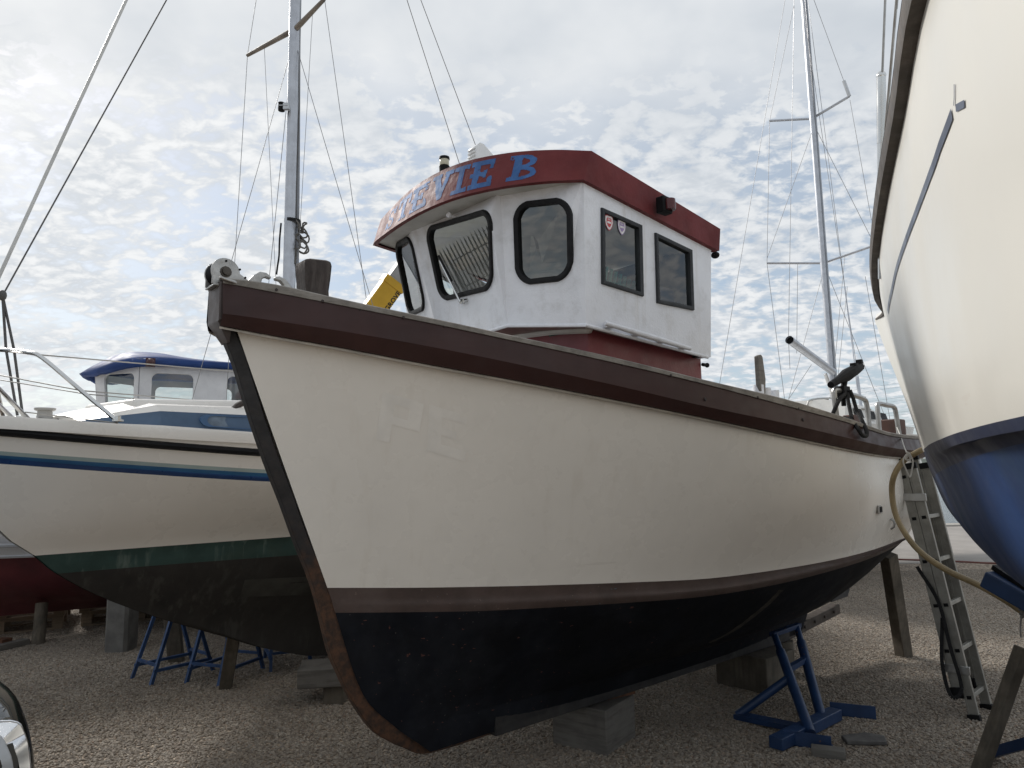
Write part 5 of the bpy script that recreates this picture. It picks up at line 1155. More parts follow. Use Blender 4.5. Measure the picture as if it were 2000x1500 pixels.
for a_ in (2.9, 3.6, 4.3):
    for sg in (1, -1): w_ = MB(); w_.hexa([Fy.w(a_+x, (.75+.02)*sg*1.0-.035*sg*k, 2.30+z_) for k, z_ in ((0, 0), (1, .14)) for x, y in ((0, 0), (.45, 0), (.45, 0), (0, 0))]) if False else w_.add([Fy.w(a_, .765*sg, 2.34), Fy.w(a_+.45, .775*sg, 2.34), Fy.w(a_+.45, .735*sg, 2.48), Fy.w(a_, .725*sg, 2.48)], [(0, 1, 2, 3)]); w_.build('cabin_window', BLACKP, far, smooth=0)
def fy(u, v, Y): return aty(u, v, Y)
mf5 = fy(1631, 800, 12.3); mt5 = fy(1570, -5, 12.55); mtt = mf5+(mt5-mf5)*1.25
mm = MB(); mm.tube([mf5-Vector((0, 0, .4)), mf5.lerp(mtt, .5), mtt], [.065, .065, .055], 14); mast5 = mm.build('mast', MASTALU, far)
ms = MB(); ms.tube([mf5+Vector((.02, -.07, 0)), mtt+Vector((.02, -.06, 0))], .012, 6); ms.build('sail_track', bpy.data.materials['track_alu'], mast5)
be, bi = fy(1542, 664, 10.9), fy(1626, 726, 12.2)
bm5 = MB(); bm5.tube([bi, be], .062, 14, caps=False); bm5.tube([be+(be-bi).normalized()*.0, be-(be-bi).normalized()*.03], .069, 14, caps=False); bm5.add([be+(q-be) for q in [Vector(v_) for v_ in bm5.v[:0]]], []) ; boom5 = bm5.build('boom', MASTALU, far)
bc5 = MB(); ax = (be-bi).normalized(); e1_ = ax.orthogonal().normalized(); e2_ = ax.cross(e1_); bc5.add([be-ax*.05+(e1_*math.cos(k*math.pi/7)+e2_*math.sin(k*math.pi/7))*.061 for k in range(14)], [tuple(range(14))]); bc5.build('boom_end', BLACKP, boom5, smooth=0)
for (u0, v0, u1, v1) in ((1582, 232, 1503, 236), (1592, 228, 1659, 188), (1608, 514, 1498, 514), (1614, 512, 1700, 482)):
    mb = MB(); mb.tube([fy(u0, v0, 12.5), fy(u1, v1, 12.5-(.5 if u1 > u0 else -.5))], .022, 8); mb.build('spreader', MASTALU, far)
mb = MB(); mb.tube([fy(1659, 188, 12.0), fy(1648, 158, 12.0)], .03, 8); mb.build('radar_reflector', ALU, far)
mb = MB(); mb.tube([fy(1612, 730, 12.0), fy(1630, 785, 12.3)], .03, 8); mb.build('kicking_strap', ALU, far)
mb = MB(); mb.tube([fy(1650, 560, 12.2), fy(1672, 735, 11.9), fy(1684, 815, 11.8)], .010, 6); mb.tube([fy(1674, 736, 11.9), fy(1684, 812, 11.8)], .028, 8); mb.build('furled_stay', MASTALU, far)
for (u0, v0, u1, v1) in ((1534, -5, 1405, 752), (1551, 10, 1503, 236), (1503, 236, 1498, 514), (1498, 514, 1535, 800), (1551, 0, 1540, 662), (1585, 260, 1498, 505), (1588, -5, 1648, 158), (1660, 195, 1702, 430), (1593, 250, 1700, 462), (1566, -5, 1690, 830), (1572, -5, 1640, 800), (1608, 530, 1540, 780), (1617, 535, 1735, 830), (1558, 515, 1556, 690), (1655, 560, 1630, 800), (1578, 0, 1650, 560), (1540, 665, 1543, 720), (1585, 712, 1540, 780), (1690, 540, 1740, 830), (1650, 500, 1622, 800)):
    wire(far, fy(u0, v0, 12.4), fy(u1, v1, 12.4), .0045, name='rigging_wire')
mb = MB(); mb.tube(crom([fy(1575, 815, 11.0), fy(1577, 790, 11.0), fy(1588, 780, 11.0), fy(1640, 777, 11.2), fy(1690, 776, 11.4)], 4), .014, 6); mb.tube([fy(1576, 797, 11.0), fy(1660, 797, 11.2), fy(1700, 800, 11.3)], .02, 6)
for u in (1597, 1630, 1665): mb.tube([fy(u, 777, 11.2), fy(u, 825, 11.2)], .013, 6)
mb.build('guard_rail', GALV, far)
mb = MB(); mb.box(fy(1603, 788, 11.6), (.2, .2, .16)); mb.build('winch', BLACKP, far, bevel=.02)
# crane
cr = thing('mobile_crane', 'yellow telescopic crane boom rising behind the fishing boat bow', 'crane', (-4.2, 16.5, 0))
cy = lambda u, v, Y: aty(u, v, Y)
p0_, p1_ = cy(668, 690, 15.5), cy(768, 553, 15.5); ax_ = (p1_-p0_).normalized()
YEL = mat('yellow_crane_paint', (.56, .34, .025), .4, var=.08, vscale=2, dirt=((.35, .22, .03), .3, 2)); GREYST = mat('grey_crane_steel', (.30, .31, .32), .5, var=.1)
rv = Vector((0, -1, 0)); sdv = ax_.cross(rv).normalized(); rot_ = Matrix.Rotation(R(28), 3, ax_)
n1_, n2_ = rot_ @ rv, rot_ @ sdv
def boomsec(p, q, h, w): return [p+n1_*a_*h+n2_*b_*w for a_, b_ in ((-1, -1), (1, -1), (1, 1), (-1, 1))]+[q+n1_*a_*h+n2_*b_*w for a_, b_ in ((-1, -1), (1, -1), (1, 1), (-1, 1))]
b1 = MB(); b1.hexa(boomsec(p0_-ax_*3.4, p1_, .19, .24)); boom_ = b1.build('boom', YEL, cr, bevel=.02)
b2 = MB(); b2.hexa(boomsec(p1_-ax_*.1, p1_+ax_*.07, .21, .26)); b2.build('boom_collar', YEL, cr, bevel=.01)
b3 = MB(); b3.hexa(boomsec(p1_, p1_+ax_*1.9, .15, .19)); b3.build('inner_boom', GREYST, cr, bevel=.01)
fc_ = bpy.data.curves.new('boom_lettering', 'FONT'); fc_.body = 'GROVE'; fc_.size = .145; fc_.align_x = 'LEFT'; fc_.align_y = 'CENTER'; fc_.extrude = .002; fc_.offset = .004; fc_.space_character = 1.08
tmp_ = bpy.data.objects.new('tmp', fc_); COL.objects.link(tmp_); bpy.context.view_layer.update()
me_ = bpy.data.meshes.new_from_object(tmp_.evaluated_get(bpy.context.evaluated_depsgraph_get())); me_.name = 'boom_lettering'; bpy.data.objects.remove(tmp_)
fo_ = bpy.data.objects.new('boom_lettering', me_); COL.objects.link(fo_); fo_.parent = boom_; me_.materials.clear(); me_.materials.append(mat('black_lettering', (.01, .01, .01), .5))
ny_ = (-n2_ if n2_.y > 0 else n2_); nface = n1_ if n1_.y < 0 else -n1_
best = max(((n1_, .19, n2_), (-n1_, .19, n2_), (n2_, .24, n1_), (-n2_, .24, n1_)), key=lambda t: t[0].x*.55-t[0].y)
nf, dist_, _ = best; ey_ = nf.cross(ax_)
M_ = Matrix.Identity(4)
for i_, c_ in enumerate((ax_, ey_, nf)):
    for k_ in range(3): M_[k_][i_] = c_[k_]
M_.translation = aty(755, 606, 15.4); pp = M_.translation; pp = pp-nf*((pp-p0_).dot(nf)-dist_-.004); M_.translation = pp-Vector((-4.2, 16.5, 0)); fo_.matrix_local = M_
ch = MB(); ch.box((-4.6, 17.2, .9), (2.2, 6.5, .5)); ch.build('chassis', YEL, cr, bevel=.05)
for sx in (-1, 1):
    for yy in (15.0, 16.3, 18.6, 19.4): w_ = MB(); w_.lathe([(0, -.15), (.46, -.15), (.5, -.1), (.5, .1), (.46, .15), (0, .15)], (-4.6+sx*.95, min(yy, 18.2), .5), (1, 0, 0), 18); w_.build('wheel', RUBBER, cr) if yy < 19 else None
cb5 = MB(); cb5.box((-5.3, 15.6, 1.55), (.9, 1.6, .9)); cb5.build('cab', YEL, cr, bevel=.06)
ft = MB(); ft.beam(p0_-ax_*3.2, (-4.6, 17.0, 1.1), .5, .5); ft.build('turret', YEL, cr, bevel=.03)
# power line crossing the sky on the right
pw = thing('power_line', 'overhead power line with several cables crossing the sky at the right', 'power line', (40, 420, 0))
pa, pb_ = Vector((20, 800, 0)), Vector((260, 170, 0))
for px_, hgt in ((pa, 46), (pb_, 44)):
    t = MB(); 
    for sx, sy in ((-1, -1), (1, -1), (1, 1), (-1, 1)): t.beam(px_+Vector((sx*3, sy*3, 0)), px_+Vector((sx*.5, sy*.5, hgt)), .25, .25)
    for z_ in range(4, hgt, 5):
        k = 3-2.5*z_/hgt; k2 = 3-2.5*(z_+5)/hgt
        for (ax0, ay0, ax1, ay1) in ((-1, -1, 1, -1), (1, -1, 1, 1), (1, 1, -1, 1), (-1, 1, -1, -1)): t.beam(px_+Vector((ax0*k, ay0*k, z_)), px_+Vector((ax1*k2, ay1*k2, z_+5)), .12, .12)
    t.build('pylon', GREYST, pw, smooth=0)
dirp = (pb_-pa).normalized(); sidep = Vector((dirp.y, -dirp.x, 0))
for hgt in (24, 31, 38, 45):
    for sx in (-7, 7):
        c = MB(); c.tube(sag(pa+sidep*sx+Vector((0, 0, hgt)), pb_+sidep*sx+Vector((0, 0, hgt)), 5, 24), .045, 5); c.build('cable', mat('power_cable', (.16, .17, .19), .6), pw)
for pp_ in (pa, pb_):
    for hgt in (24.6, 31.6, 38.6, 45.6): a_ = MB(); a_.beam(pp_-sidep*7.2+Vector((0, 0, hgt)), pp_+sidep*7.2+Vector((0, 0, hgt)), .3, .3); a_.build('cross_arm', GREYST, pw, smooth=0)

# ================================================================== SUPPORTS UNDER THE BOATS
def quad_block(name, label, cat, pts, h, m_, group=None, bevel=.008):
    mb = MB(); mb.prism([Vector((p[0], p[1], -.01)) for p in pts], (0, 0, h+.01)); return tag(mb.build(name, m_, None, bevel=bevel), label, cat, group)
c0, c1, c2 = atz(1186, 1478, 0), atz(1080, 1452, 0), atz(1238, 1440, 0)
u1_, v1_ = (c1-c0), (c2-c0); v1_ = Vector((-u1_.y, u1_.x, 0)).normalized()*(-1 if Vector((-u1_.y, u1_.x, 0)).dot(v1_) < 0 else 1)*.36
quad_block('keel_block', 'large square timber block under the middle of the fishing boat keel', 'timber block', [c0, c0+u1_, c0+u1_+v1_, c0+v1_], .245, BLOCKWOOD)
pk = MB(); cc0 = c0+(u1_+v1_)/2; pk.prism([cc0+Vector((x, y, .246)) for x, y in ((-.10, -.16), (.26, .05), (.20, .17), (-.17, -.02))], (0, 0, .016))
tag(pk.build('packing_plate', RUST, None), 'thin rusty packing plate between the keel and the big timber block', 'plate')
k0 = F1.w(2.95, 0, 0); quad_block('keel_block', 'shaded timber block under the after end of the fishing boat keel, behind the blue stand', 'timber block', [F1.w(a, b, 0) for a, b in ((2.7, .2), (3.1, .2), (3.1, -.22), (2.7, -.22))], .25, PROPWOOD)
lg = MB(); lg.lathe([(0, 0), (.10, 0), (.095, .3), (0, .3)], F1.w(3.3, -.02, -.02)-Vector((0, 0, .03)), (0, 0, 1), 12); tag(lg.build('log_block', PROPWOOD, None), 'short upright log standing behind the blue stand under the heel of the fishing boat', 'log')
def prop(name, label, p, q, w, h, m_=PROPWOOD, group=None, round_=False):
    mb = MB()
    if round_: mb.tube([p, q], [w/2*1.05, w/2], 12)
    else: mb.beam(p, q, w, h, up=(.3, -1, 0))
    return tag(mb.build(name, m_, None, bevel=0 if round_ else .006), label, 'timber prop', group)
prop('timber_prop', 'square timber prop leaning under the stern of the fishing boat beside the ladder', atz(1766, 1284, -.01), aty(1735, 1083, 6.0), .10, .10)
prop('timber_prop', 'pale squared timber prop under the cream sailing boat in front of the blue trestles', atz(440, 1346, -.01), aty(458, 1236, 5.6), .09, .12)
prop('timber_prop', 'dark timber prop between the legs of the blue trestles', atz(345, 1294, -.01), aty(334, 1190, 6.55), .12, .12)
prop('timber_prop', 'round log prop leaning under the red bottomed motor boat', atz(74, 1262, -.02), aty(82, 1178, 7.4), .115, .1, round_=True)
cpt = atz(221, 1277, 0); cm = MB(); w_ = .105
rws = [[cpt+Vector((x*w_*k, y*w_*k+.12, z_)) for x, y in ((-1, -.75), (-.75, -1), (.75, -1), (1, -.75), (1, 1), (-1, 1))] for z_, k in ((-.02, .96), (.06, 1), (.5, 1.0), (.56, 1.0))]
cm.grid(rws, 0, True); cm.add(rws[-1], [tuple(range(6))]); tag(cm.build('support_post', CONCRETE, None, smooth=20), 'thick grey post with a dark broken foot under the motor boat at the left', 'post')
bq = aty(633, 1314, 5.35); bm_ = MB(); bm_.box((bq.x, bq.y, bq.z), (.34, .30, .13), Matrix.Rotation(R(10), 3, 'Z')); tag(bm_.build('timber_baulk', BLOCKWOOD, None, bevel=.008), 'grey timber baulk under the keel of the cream sailing boat, behind the rusty stem', 'timber block')
bp_ = MB(); pz = max(.02, bq.z-.066); bp_.hexa([Vector((bq.x+x, bq.y+y, z_)) for z_ in (-.01, pz) for x, y in ((.02, -.09), (.16, -.09), (.16, .1), (.02, .1))]); tag(bp_.build('timber_offcut', PROPWOOD, None, bevel=.004), 'short dark timber under the grey baulk beside the rusty stem', 'timber block')
# trestles
def trestle(label, loc, rz, group='blue trestles under the cream sailing boat'):
    r = thing('trestle', label, 'trestle', (0, 0, 0), group)
    for sx in (-1, 1):
        for sy in (-1, 1):
            l = MB(); l.beam((sx*.16, sy*.26, -.01), (sx*.13, sy*.02, .74), .025, .025); l.build('leg', BLUETREST, r)
        c = MB(); c.beam((sx*.158, -.24, .10), (sx*.158, .24, .10), .022, .022); c.build('cross_bar', BLUETREST, r)
    for sy in (-1, 1):
        c = MB(); c.beam((-.15, sy*.215, .14), (.15, sy*.215, .14), .02, .02); c.build('side_bar', BLUETREST, r)
    c = MB(); c.beam((-.2, 0, .75), (.2, 0, .75), .05, .04); c.build('top_bar', BLUETREST, r)
    r.location = loc; r.rotation_euler = (0, 0, rz); return r
tr0 = trestle('blue steel trestle under the sailing boat, leftmost of the three', (-2.82, 6.12, 0), R(-38))
copy_tree(tr0, (-2.36, 6.05, 0), R(-20), 'blue steel trestle in the middle of three, left of the pale prop')
tr3 = copy_tree(tr0, (-1.98, 6.42, 0), R(24), 'blue steel trestle right of the pale prop, nearest the rusty stem')
# pallets
def pallet():
    r = thing('pallet', 'x', 'pallet', (0, 0, 0), 'wooden pallets behind the motor boat keel')
    for k in range(7): p = MB(); p.box((0, -.45+.15*k, .133), (1.15, .10, .02)); p.build('top_board', PALLETWOOD, r)
    for x in (-.525, 0, .525):
        for y in (-.45, 0, .45): p = MB(); p.box((x, y, .065), (.10, .10, .09)); p.build('block', PALLETWOOD, r)
        p = MB(); p.box((x, 0, .116), (.10, 1.0, .012)); p.build('stringer_board', PALLETWOOD, r)
    for y in (-.45, 0, .45): p = MB(); p.box((0, y, .010), (1.15, .10, .02)); p.build('bottom_board', PALLETWOOD, r)
    return r
pp0 = Vector((-5.35, 8.05, 0)); pd_ = Vector((math.cos(R(27)), math.sin(R(27)), 0)); pal = pallet()
first = True
for (t, z_, rz, lab) in ((-.2, 0, 27, 'wooden pallet on the gravel at the far left edge, bottom of its stack'), (-.17, .147, 25, 'wooden pallet at the far left edge, lying on top of its stack'), (1.12, 0, 27, 'wooden pallet on the gravel left of the thick grey post, bottom of its stack'), (1.08, .147, 29, 'wooden pallet left of the thick grey post, lying on top of its stack'), (2.5, 0, 24, 'single wooden pallet right of the thick grey post')):
    q = pp0+pd_*t+Vector((-pd_.y, pd_.x, 0))*.25+Vector((0, 0, z_+.003))
    if first: pal.location = q; pal.rotation_euler = (0, 0, R(rz)); pal['label'] = lab; first = False
    else: copy_tree(pal, q, R(rz), lab)
for (u, v, lx, ly, lz, rz, lab) in ((22, 1266, .10, .30, .06, 20, 'short grey wood offcut on the gravel at the left edge'), (3, 1266, .12, .12, .09, 10, 'small rusty brown block on the gravel at the left edge')):
    q = atz(u, v, 0); mb = MB(); mb.box((q.x, q.y, lz/2), (lx, ly, lz), Matrix.Rotation(R(-rz), 3, 'Z')); tag(mb.build('wood_offcut', BLOCKWOOD if rz == 20 else RUST, None, bevel=.004), lab, 'offcut')
# blue boat stand under the fishing boat
st_ = thing('boat_stand', 'blue steel A-frame boat stand with angle iron feet under the fishing boat', 'boat stand', atz(1580, 1425, 0))
G = lambda u, v, z=0: atz(u, v, z)
l0, l1 = G(1583, 1432, .05), G(1604, 1400, .05)
tL, tR = aty(1512, 1238, 5.15), aty(1556, 1222, 5.35)
for nm, p, q in (('left', l0, tL), ('right', l1, tR)):
    mb = MB(); mb.tube([p, p.lerp(q, .80)], .031, 12); mb.tube([p.lerp(q, .78), q], .022, 12); mb.build('leg', BLUESTEEL, st_)
mb = MB(); mb.beam(l0.lerp(tL, .60), l1.lerp(tR, .60), .035, .035); mb.build('cross_bar', BLUESTEEL, st_)
mb = MB(); b0_, b1_ = G(1515, 1452, .045), G(1632, 1393, .045); mb.beam(b0_, b1_, .085, .065); mb.build('base_beam', BLUESTEEL, st_, bevel=.004)
rear = G(1440, 1397, .02); mb = MB(); mb.tube([rear, l0.lerp(tL, .52)], .027, 12); mb.build('strut', BLUESTEEL, st_)
mb = MB(); mb.beam(rear, b0_.lerp(b1_, .45), .09, .03); mb.build('tie_bar', BLUESTEEL, st_)
for (u0, v0, u1, v1) in ((1532, 1456, 1625, 1470), (1622, 1398, 1712, 1408)):
    p, q = G(u0, v0, .0), G(u1, v1, .0); mb = MB(); sdx = Vector((-(q-p).y, (q-p).x, 0)).normalized()
    mb.hexa([p, q, q+sdx*.010, p+sdx*.010, p+Vector((0, 0, .085)), q+Vector((0, 0, .085)), q+sdx*.01+Vector((0, 0, .085)), p+sdx*.01+Vector((0, 0, .085))]); mb.hexa([p+Vector((0, 0, .001)), q+Vector((0, 0, .001)), q+sdx*.10+Vector((0, 0, .001)), p+sdx*.10+Vector((0, 0, .001)), p+Vector((0, 0, .011)), q+Vector((0, 0, .011)), q+sdx*.10+Vector((0, 0, .011)), p+sdx*.10+Vector((0, 0, .011))])
    mb.build('angle_iron_foot', BLUESTEEL, st_)
hp = MB(); hp.beam(tL.lerp(tR, -.1)+Vector((0, 0, .0)), tL.lerp(tR, 1.1)+Vector((0, 0, .0)), .045, .03); hp.build('head_bar', BLUESTEEL, st_, bevel=.004)
# long timber across the stand head under the hull
q0, q1 = aty(1500, 1262, 5.35), aty(1636, 1196, 5.75)
mb = MB(); p, q = G(1585, 1476, 0), G(1652, 1484, 0); mb.beam(p+Vector((0, 0, .03)), q+Vector((0, 0, .03)), .07, .05); tag(mb.build('wood_offcut', BLOCKWOOD, None, bevel=.006), 'grey wood offcut under the front angle iron foot of the blue stand', 'offcut')
mb = MB(); sl_p = [G(u, v, .01) for u, v in ((1643, 1443), (1655, 1455), (1733, 1456), (1728, 1444), (1690, 1437))]; mb.prism(sl_p, (0, 0, .022)); tag(mb.build('slate_slab', mat('dark_slate', (.10, .095, .09), .7, var=.25, vscale=12, bump=.004, bscale=30), None, bevel=.004), 'thin dark slab lying on the gravel right of the blue stand', 'slab')
# jack stand and prop at the right edge, under the big yacht
js = thing('jack_stand', 'blue tubular jack stand with threaded post under the big yacht at the right edge', 'boat stand', (2.66, 3.72, 0))
jx, jy = 2.655, 3.70
mb = MB(); mb.lathe([(0, 0), (.066, 0), (.066, .355), (.05, .36), (0, .36)], (jx, jy, 0), (0, 0, 1), 20); mb.build('outer_tube', BLUESTEEL, js)
mb = MB(); pr_j = [(.046 if k % 2 else .040, .355+.0125*k) for k in range(52)]; mb.lathe(pr_j+[(0, .355+.0125*52)], (jx, jy, 0), (0, 0, 1), 16); mb.build('threaded_post', mat('rusty_thread', (.055, .043, .034), .7, metal=.4, var=.3, vscale=20), js, smooth=20)
mb = MB(); mb.lathe([(.047, .50), (.075, .50), (.08, .53), (.075, .56), (.047, .56)], (jx, jy, 0), (0, 0, 1), 18); mb.beam((jx-.02, jy, .53), (jx-.14, jy-.02, .53), .03, .035); mb.build('nut_handle', RUST, js, bevel=.003)
pj0, pj1 = aty(1935, 1128, 3.75), aty(2065, 1200, 3.5); mb = MB(); mb.beam(pj0, pj1, .16, .085); mb.build('pad', BLUESTEEL, js, bevel=.008); mb = MB(); up_ = (Vector((0, 0, 1))); mb.beam(pj0+Vector((.06, 0, .055)), pj1+Vector((0, 0, .055)), .13, .025); mb.build('pad_rubber', RUBBER, js)
for k in range(3): an = R(100+120*k); mb = MB(); mb.beam((jx, jy, .28), (jx+.5*math.cos(an), jy+.5*math.sin(an), .0), .05, .05); mb.build('stand_leg', BLUESTEEL, js)
prop('timber_prop', 'weathered timber prop slanting against the jack stand at the right edge', atz(1905, 1530, -.02), aty(1998, 1265, 3.85), .065, .055)
# ladder
ld = thing('ladder', 'dull aluminium two-section ladder leaning on the stern quarter of the fishing boat', 'ladder', atz(1893, 1405, 0))
rdir = Vector((.72, .694, 0)); hdir = Vector((-.694, .72, 0))
Lf = atz(1893, 1405, 0); topL = Lf+hdir*.25+Vector((0, 0, 1.64)); dd_ = (topL-Lf).normalized(); ed = dd_.cross(rdir).normalized()
if ed.x < 0: ed = -ed
LEN = (topL-Lf).length
def channel(p, q, w, name):     # shallow C channel: web facing outward with two lips
    mb = MB(); 
    for off, th, ww in ((0, .004, w), ):
        a_ = [p-ed*ww/2, p+ed*ww/2]; 
    t_ = .024
    for (e0, e1, r0, r1) in ((-w/2, w/2, 0, .004), (-w/2, -w/2+.004, .004, t_), (w/2-.004, w/2, .004, t_), (-w/2-.0, -w/2+.010, -.003, 0), (w/2-.010, w/2, -.003, 0)):
        mb.hexa([p+ed*e0+rdir*r0, p+ed*e1+rdir*r0, p+ed*e1+rdir*r1, p+ed*e0+rdir*r1, q+ed*e0+rdir*r0, q+ed*e1+rdir*r0, q+ed*e1+rdir*r1, q+ed*e0+rdir*r1])
    return mb.build(name, LADALU, ld)
for sec, (eo, s0, s1) in enumerate(((-.031, .16, LEN+.02), (.031, 0, LEN-.05))):
    for side_, ro in ((0, 0), (1, .29)):
        p = Lf+ed*eo+rdir*ro+dd_*s0; q = Lf+ed*eo+rdir*ro+dd_*s1
        channel(p, q, .058, 'stile')
        mb = MB(); mb.beam(p-dd_*.035, p+dd_*.03, .035, .072, up=ed); 
        mb.build('stile_foot', RUBBER, ld, bevel=.003)
        mb = MB(); mb.beam(q-dd_*.02, q+dd_*.02, .03, .070, up=ed); mb.build('stile_cap', RUBBER, ld, bevel=.003)
    k = 0
    s_ = .13 if sec == 1 else .41
    while s_ < s1-.08:
        c = Lf+ed*eo+dd_*s_; mb = MB(); mb.beam(c+rdir*.002, c+rdir*.30, .026, .030, up=ed); mb.build('rung', LADALU, ld, bevel=.003)
        for ro in (-.0045, ): mb = MB(); mb.beam(c+rdir*(ro+.001), c+rdir*(ro+.004), .021, .026, up=ed); mb.build('rung_end', BLACKP, ld, smooth=0)
        s_ += .283
for s_ in (1.40, .30): mb = MB(); mb.box(Lf+dd_*s_+ed*-.0, (.02, .15, .05), Matrix.Rotation(R(44), 3, 'Z')); mb.build('bracket', GALV, ld, bevel=.002)
sp0 = [Lf+dd_*.95+ed*-.08-rdir*.02, Lf+dd_*.72-rdir*.03, Lf+dd_*.45+ed*.01-rdir*.05, Lf+dd_*.2+ed*.02-rdir*.06, Lf+dd_*.15-ed*.05-rdir*.07, Lf+dd_*.35-ed*.06-rdir*.05, Lf+dd_*.62+ed*.0-rdir*.03]
mb = MB(); P_ = crom(sp0, 6)
for a_, b_ in zip(P_[:-1], P_[1:]): mb.beam(a_, b_, .022, .004, up=rdir)
tag(mb.build('webbing_strap', BLACKROPE, None), 'black webbing strap hanging in a loop from the lower part of the ladder', 'strap')
# hose, tie cord, ground rope
hp_ = [(1815, 872, 4.35), (1790, 884, 4.35), (1766, 899, 4.4), (1748, 925, 4.4), (1742, 955, 4.42), (1748, 1000, 4.4), (1768, 1042, 4.3), (1800, 1080, 4.2), (1850, 1114, 4.05), (1910, 1142, 3.9), (1960, 1170, 3.75), (1998, 1196, 3.66), (2030, 1222, 3.62)]
mb = MB(); mb.tube(crom([aty(*q) for q in hp_], 5), .017, 10); tag(mb.build('hose', mat('tan_hose', (.30, .225, .115), .5, var=.15, vscale=6, dirt=((.2, .15, .09), .4, 14)), None), 'thick tan hose curving past the ladder to the jack stand', 'hose')
CORD = mat('white_cord', (.52, .50, .46), .8)
mb = MB(); mb.tube(crom([aty(u, v, Y) for u, v, Y in ((1752, 835, 5.2), (1760, 855, 4.9), (1768, 878, 4.5), (1776, 890, 4.36))], 4), .004, 6); mb.tube(crom([aty(u, v, 4.34) for u, v in ((1776, 886), (1783, 900), (1781, 918), (1777, 932), (1770, 918), (1764, 900), (1770, 888))], 4), .0045, 6); mb.tube(crom([aty(u, v, 4.36) for u, v in ((1770, 882), (1778, 896), (1770, 898), (1774, 884), (1780, 892))], 4), .006, 6)
tag(mb.build('tie_cord', CORD, None), 'white cord tied round the top of the tan hose', 'cord')
mb = MB(); mb.tube(crom([aty(u, v, 3.62) for u, v in ((1990, 1190), (2002, 1200), (1994, 1206), (2004, 1194), (1992, 1200))], 4), .007, 6); mb.tube(crom([aty(u, v, 3.6) for u, v in ((1995, 1202), (1993, 1225), (1994, 1245))], 4), .004, 6); tag(mb.build('tie_cord', mat('grey_cord', (.2, .19, .18), .8), None), 'grey cord lashing the tan hose to the jack stand', 'cord')
mb = MB(); mb.tube(crom([Vector((q.x, q.y, .325)) for q in [atz(u, v, .31) for u, v in ((1700, 1093), (1760, 1095), (1850, 1098), (1950, 1103), (2060, 1106))]], 5), .012, 6); tag(mb.build('ground_rope', mat('red_rope', (.16, .06, .05), .8), None), 'thin red rope lying along the edge of the tarmac', 'rope')
# ---- dark car at the left edge, nose just in frame
car = thing('car', 'black car with chrome framed headlight, only its nose showing at the bottom left', 'car', (0, 0, 0))
CARB = mat('black_car_paint', (.008, .010, .010), .12, var=.05, coat=.6); CHROME = mat('chrome', (.75, .76, .78), .06, metal=1., var=.02); LENS = mat('headlight_lens', (.42, .44, .46), .05, var=.1, coat=1.)
prof_ = [(-.22, .28), (-.03, .36), (.0, .52), (-.005, .70), (-.03, .84), (-.075, .95), (-.15, 1.03), (-.28, 1.085), (-.7, 1.12), (-1.25, 1.17), (-1.62, 1.42), (-1.95, 1.62), (-2.4, 1.70), (-3.5, 1.70), (-4.1, 1.52), (-4.42, 1.15), (-4.45, .6), (-4.35, .3)]
mb = MB(); rows = []
for y in (-1, -.975, -.9, -.7, -.35, 0, .35, .7, .9, .975, 1):
    r = []
    for x, z_ in prof_:
        hw = .93 if z_ < 1.1 else .93-.26*(z_-1.1)/.6
        k = abs(y); xx = x-.13*k**5-(0 if x < -.4 else .10*max(0, (k-.93)/.07)); xx = max(xx, -4.45+.13*k**5) if x < -4 else xx
        r.append(Vector((xx, y*hw, z_-.05*k**8+(.0 if z_ < .4 else 0))))
    rows.append(crom(r, 3))
mb.grid(rows); mb.add(rows[0], [tuple(range(len(rows[0])))]); mb.add(rows[-1], [tuple(range(len(rows[-1])))])
mb.build('body', CARB, car, smooth=40)
def nose_x(y, z_): return float(np.interp(z_, [q[1] for q in prof_[:8]], [q[0] for q in prof_[:8]]))-.13*abs(y/.93)**5-.10*max(0, (abs(y/.93)-.93)/.07)
def front_patch(poly, off, nm, m_, par, bev=.004):
    poly = [(p.y, p.z) for p in rounded([Vector((0, y, z_)) for y, z_ in poly], .03, 4)] if len(poly) < 10 and False else [(p.y, p.z) for p in crom([Vector((0, y, z_)) for y, z_ in poly]+[Vector((0, *poly[0]))], 4)[:-1]]
    mb = MB(); f_ = [Vector((nose_x(y, z_)+off, y, z_)) for y, z_ in poly]; b_ = [p-Vector((.05+off, 0, 0)) for p in f_]; n_ = len(f_); ce = sum(f_, Vector())/n_+Vector((.012, 0, 0))
    mb.add(f_+b_+[ce], [(k, (k+1) % n_, 2*n_) for k in range(n_)]+[(k, n_+k, n_+(k+1) % n_, (k+1) % n_) for k in range(n_)]); return mb.build(nm, m_, par, smooth=40, bevel=bev)
for sg in (1, -1):
    f = lambda P_: [(y*sg, z_+.115) for y, z_ in P_]
    hl = front_patch(f([(.50, .92), (.70, .925), (.84, .905), (.875, .86), (.88, .765), (.86, .735), (.70, .725), (.48, .745), (.45, .83)]), .012, 'headlight', CHROME, car, .006)
    front_patch(f([(.53, .90), (.70, .905), (.795, .89), (.815, .85), (.82, .79), (.80, .76), (.70, .75), (.51, .765), (.49, .83)]), .020, 'lens', LENS, hl, .004)
    for y_, r_ in ((.60, .055), (.73, .05)): mb = MB(); mb.lathe([(r_*.55, .0), (r_, 0), (r_, .004), (r_*.55, .004)], (nose_x(y_, .945)+.036, y_*sg, .945), (1, 0, 0), 18); mb.build('lamp_ring', mat('lamp_reflector', (.16, .17, .18), .12, metal=.8), hl)
    front_patch(f([(.42, .71), (.70, .695), (.86, .705), (.84, .665), (.70, .65), (.44, .665)]), .012, 'chrome_trim', CHROME, car, .005)
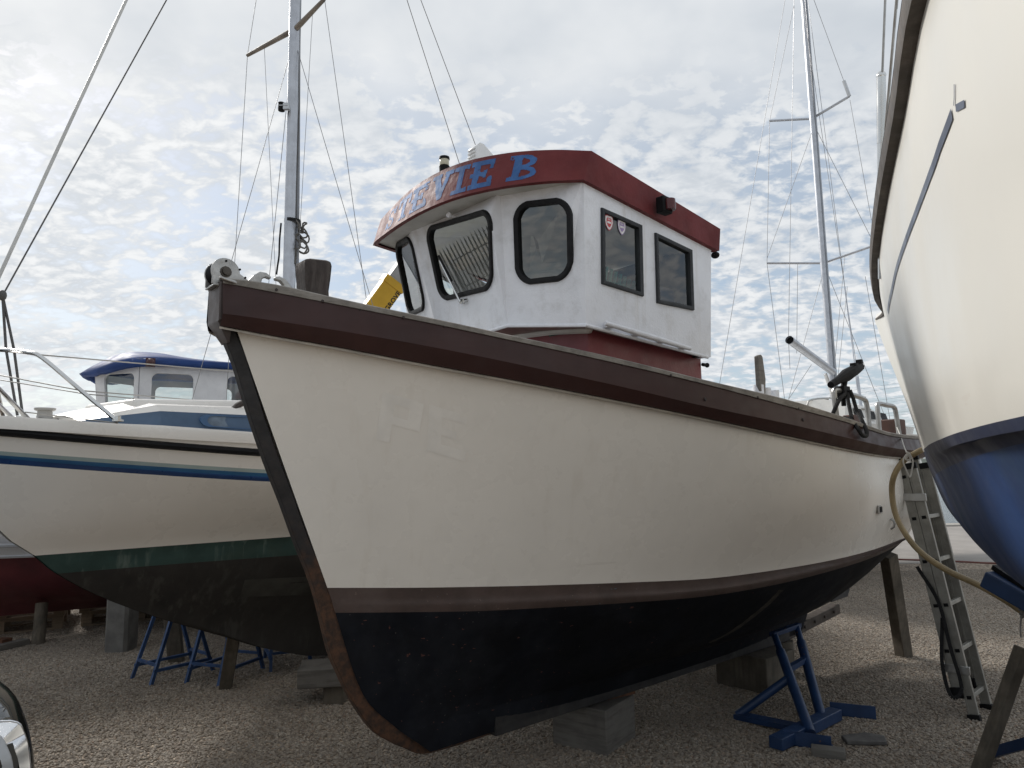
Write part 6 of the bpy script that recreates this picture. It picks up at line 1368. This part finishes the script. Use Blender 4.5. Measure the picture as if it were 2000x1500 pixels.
mb = MB(); mb.hexa([Vector((x, y, z_)) for z_ in (.56, .78) for x, y in ((-.04, -.45), (.012, -.4), (.012, .4), (-.04, .45))]); mb.build('grille', BLACKP, car, bevel=.01)
for sx in (-.85, -3.55):
    for sy in (-1, 1):
        mb = MB(); mb.lathe([(0, -.11), (.30, -.11), (.35, -.09), (.36, 0), (.35, .09), (.30, .11), (0, .11)], (sx, sy*.83, .36), (0, 1, 0), 24); wh_ = mb.build('wheel', RUBBER, car)
        mb = MB(); mb.lathe([(0, 0), (.22, 0), (.24, .02), (0, .03)], (sx, sy*.935, .36), (0, sy, 0), 20); mb.build('rim', ALU, wh_)
mb = MB(); mb.hexa([Vector((x, y*.64, z_)) for z_, xs in ((1.2, (-1.32, -3.9)), (1.6, (-1.86, -3.8))) for x, y in ((xs[0], -1.22 if z_ < 1.4 else -1.06), (xs[0], 1.22 if z_ < 1.4 else 1.06), (xs[1], 1.22 if z_ < 1.4 else 1.06), (xs[1], -1.22 if z_ < 1.4 else -1.06))]); mb.build('windows', mat('dark_car_glass', (.01, .012, .013), .04, coat=1.), car)
car.location = (-1.685, 1.20, 0); car.rotation_euler = (0, 0, R(-37)); car.scale = (1, 1, .95)
# ---- palisade fence off to the left (it shows as a reflection in the wheelhouse windscreen)
fn = thing('palisade_fence', 'grey steel palisade fence mirrored in the windscreen of the wheelhouse', 'fence', (-27, 0, 0))
FEN = mat('galvanised_fence', (.06, .06, .062), .6, var=.1)
wl_ = MB(); wl_.box((-27, 6, .75), (.3, 60, 1.5)); tag(wl_.build('added_fence_wall', CONCRETE, None), 'low concrete wall added out of view to lift the palisade fence into the windscreen reflection', 'wall')  # unseen wall, added to raise the fence into the windscreen reflection
pl0 = None
for k in range(110):
    y_ = -4+k*.2
    if pl0 is None:
        mb = MB(); mb.prism([(-27, y_-.035, 1.5), (-27, y_+.035, 1.5), (-27, y_+.035, 3.75), (-27, y_, 3.95), (-27, y_-.035, 3.75)], (.02, 0, 0)); pl0 = mb.build('pale', FEN, fn, smooth=0)
    else:
        c = pl0.copy(); c.location = (0, k*.2, 0); COL.objects.link(c)
for z_ in (1.9, 3.2): mb = MB(); mb.beam((-27.03, -6.2, z_), (-27.03, 16.2, z_), .05, .06); mb.build('rail', FEN, fn)
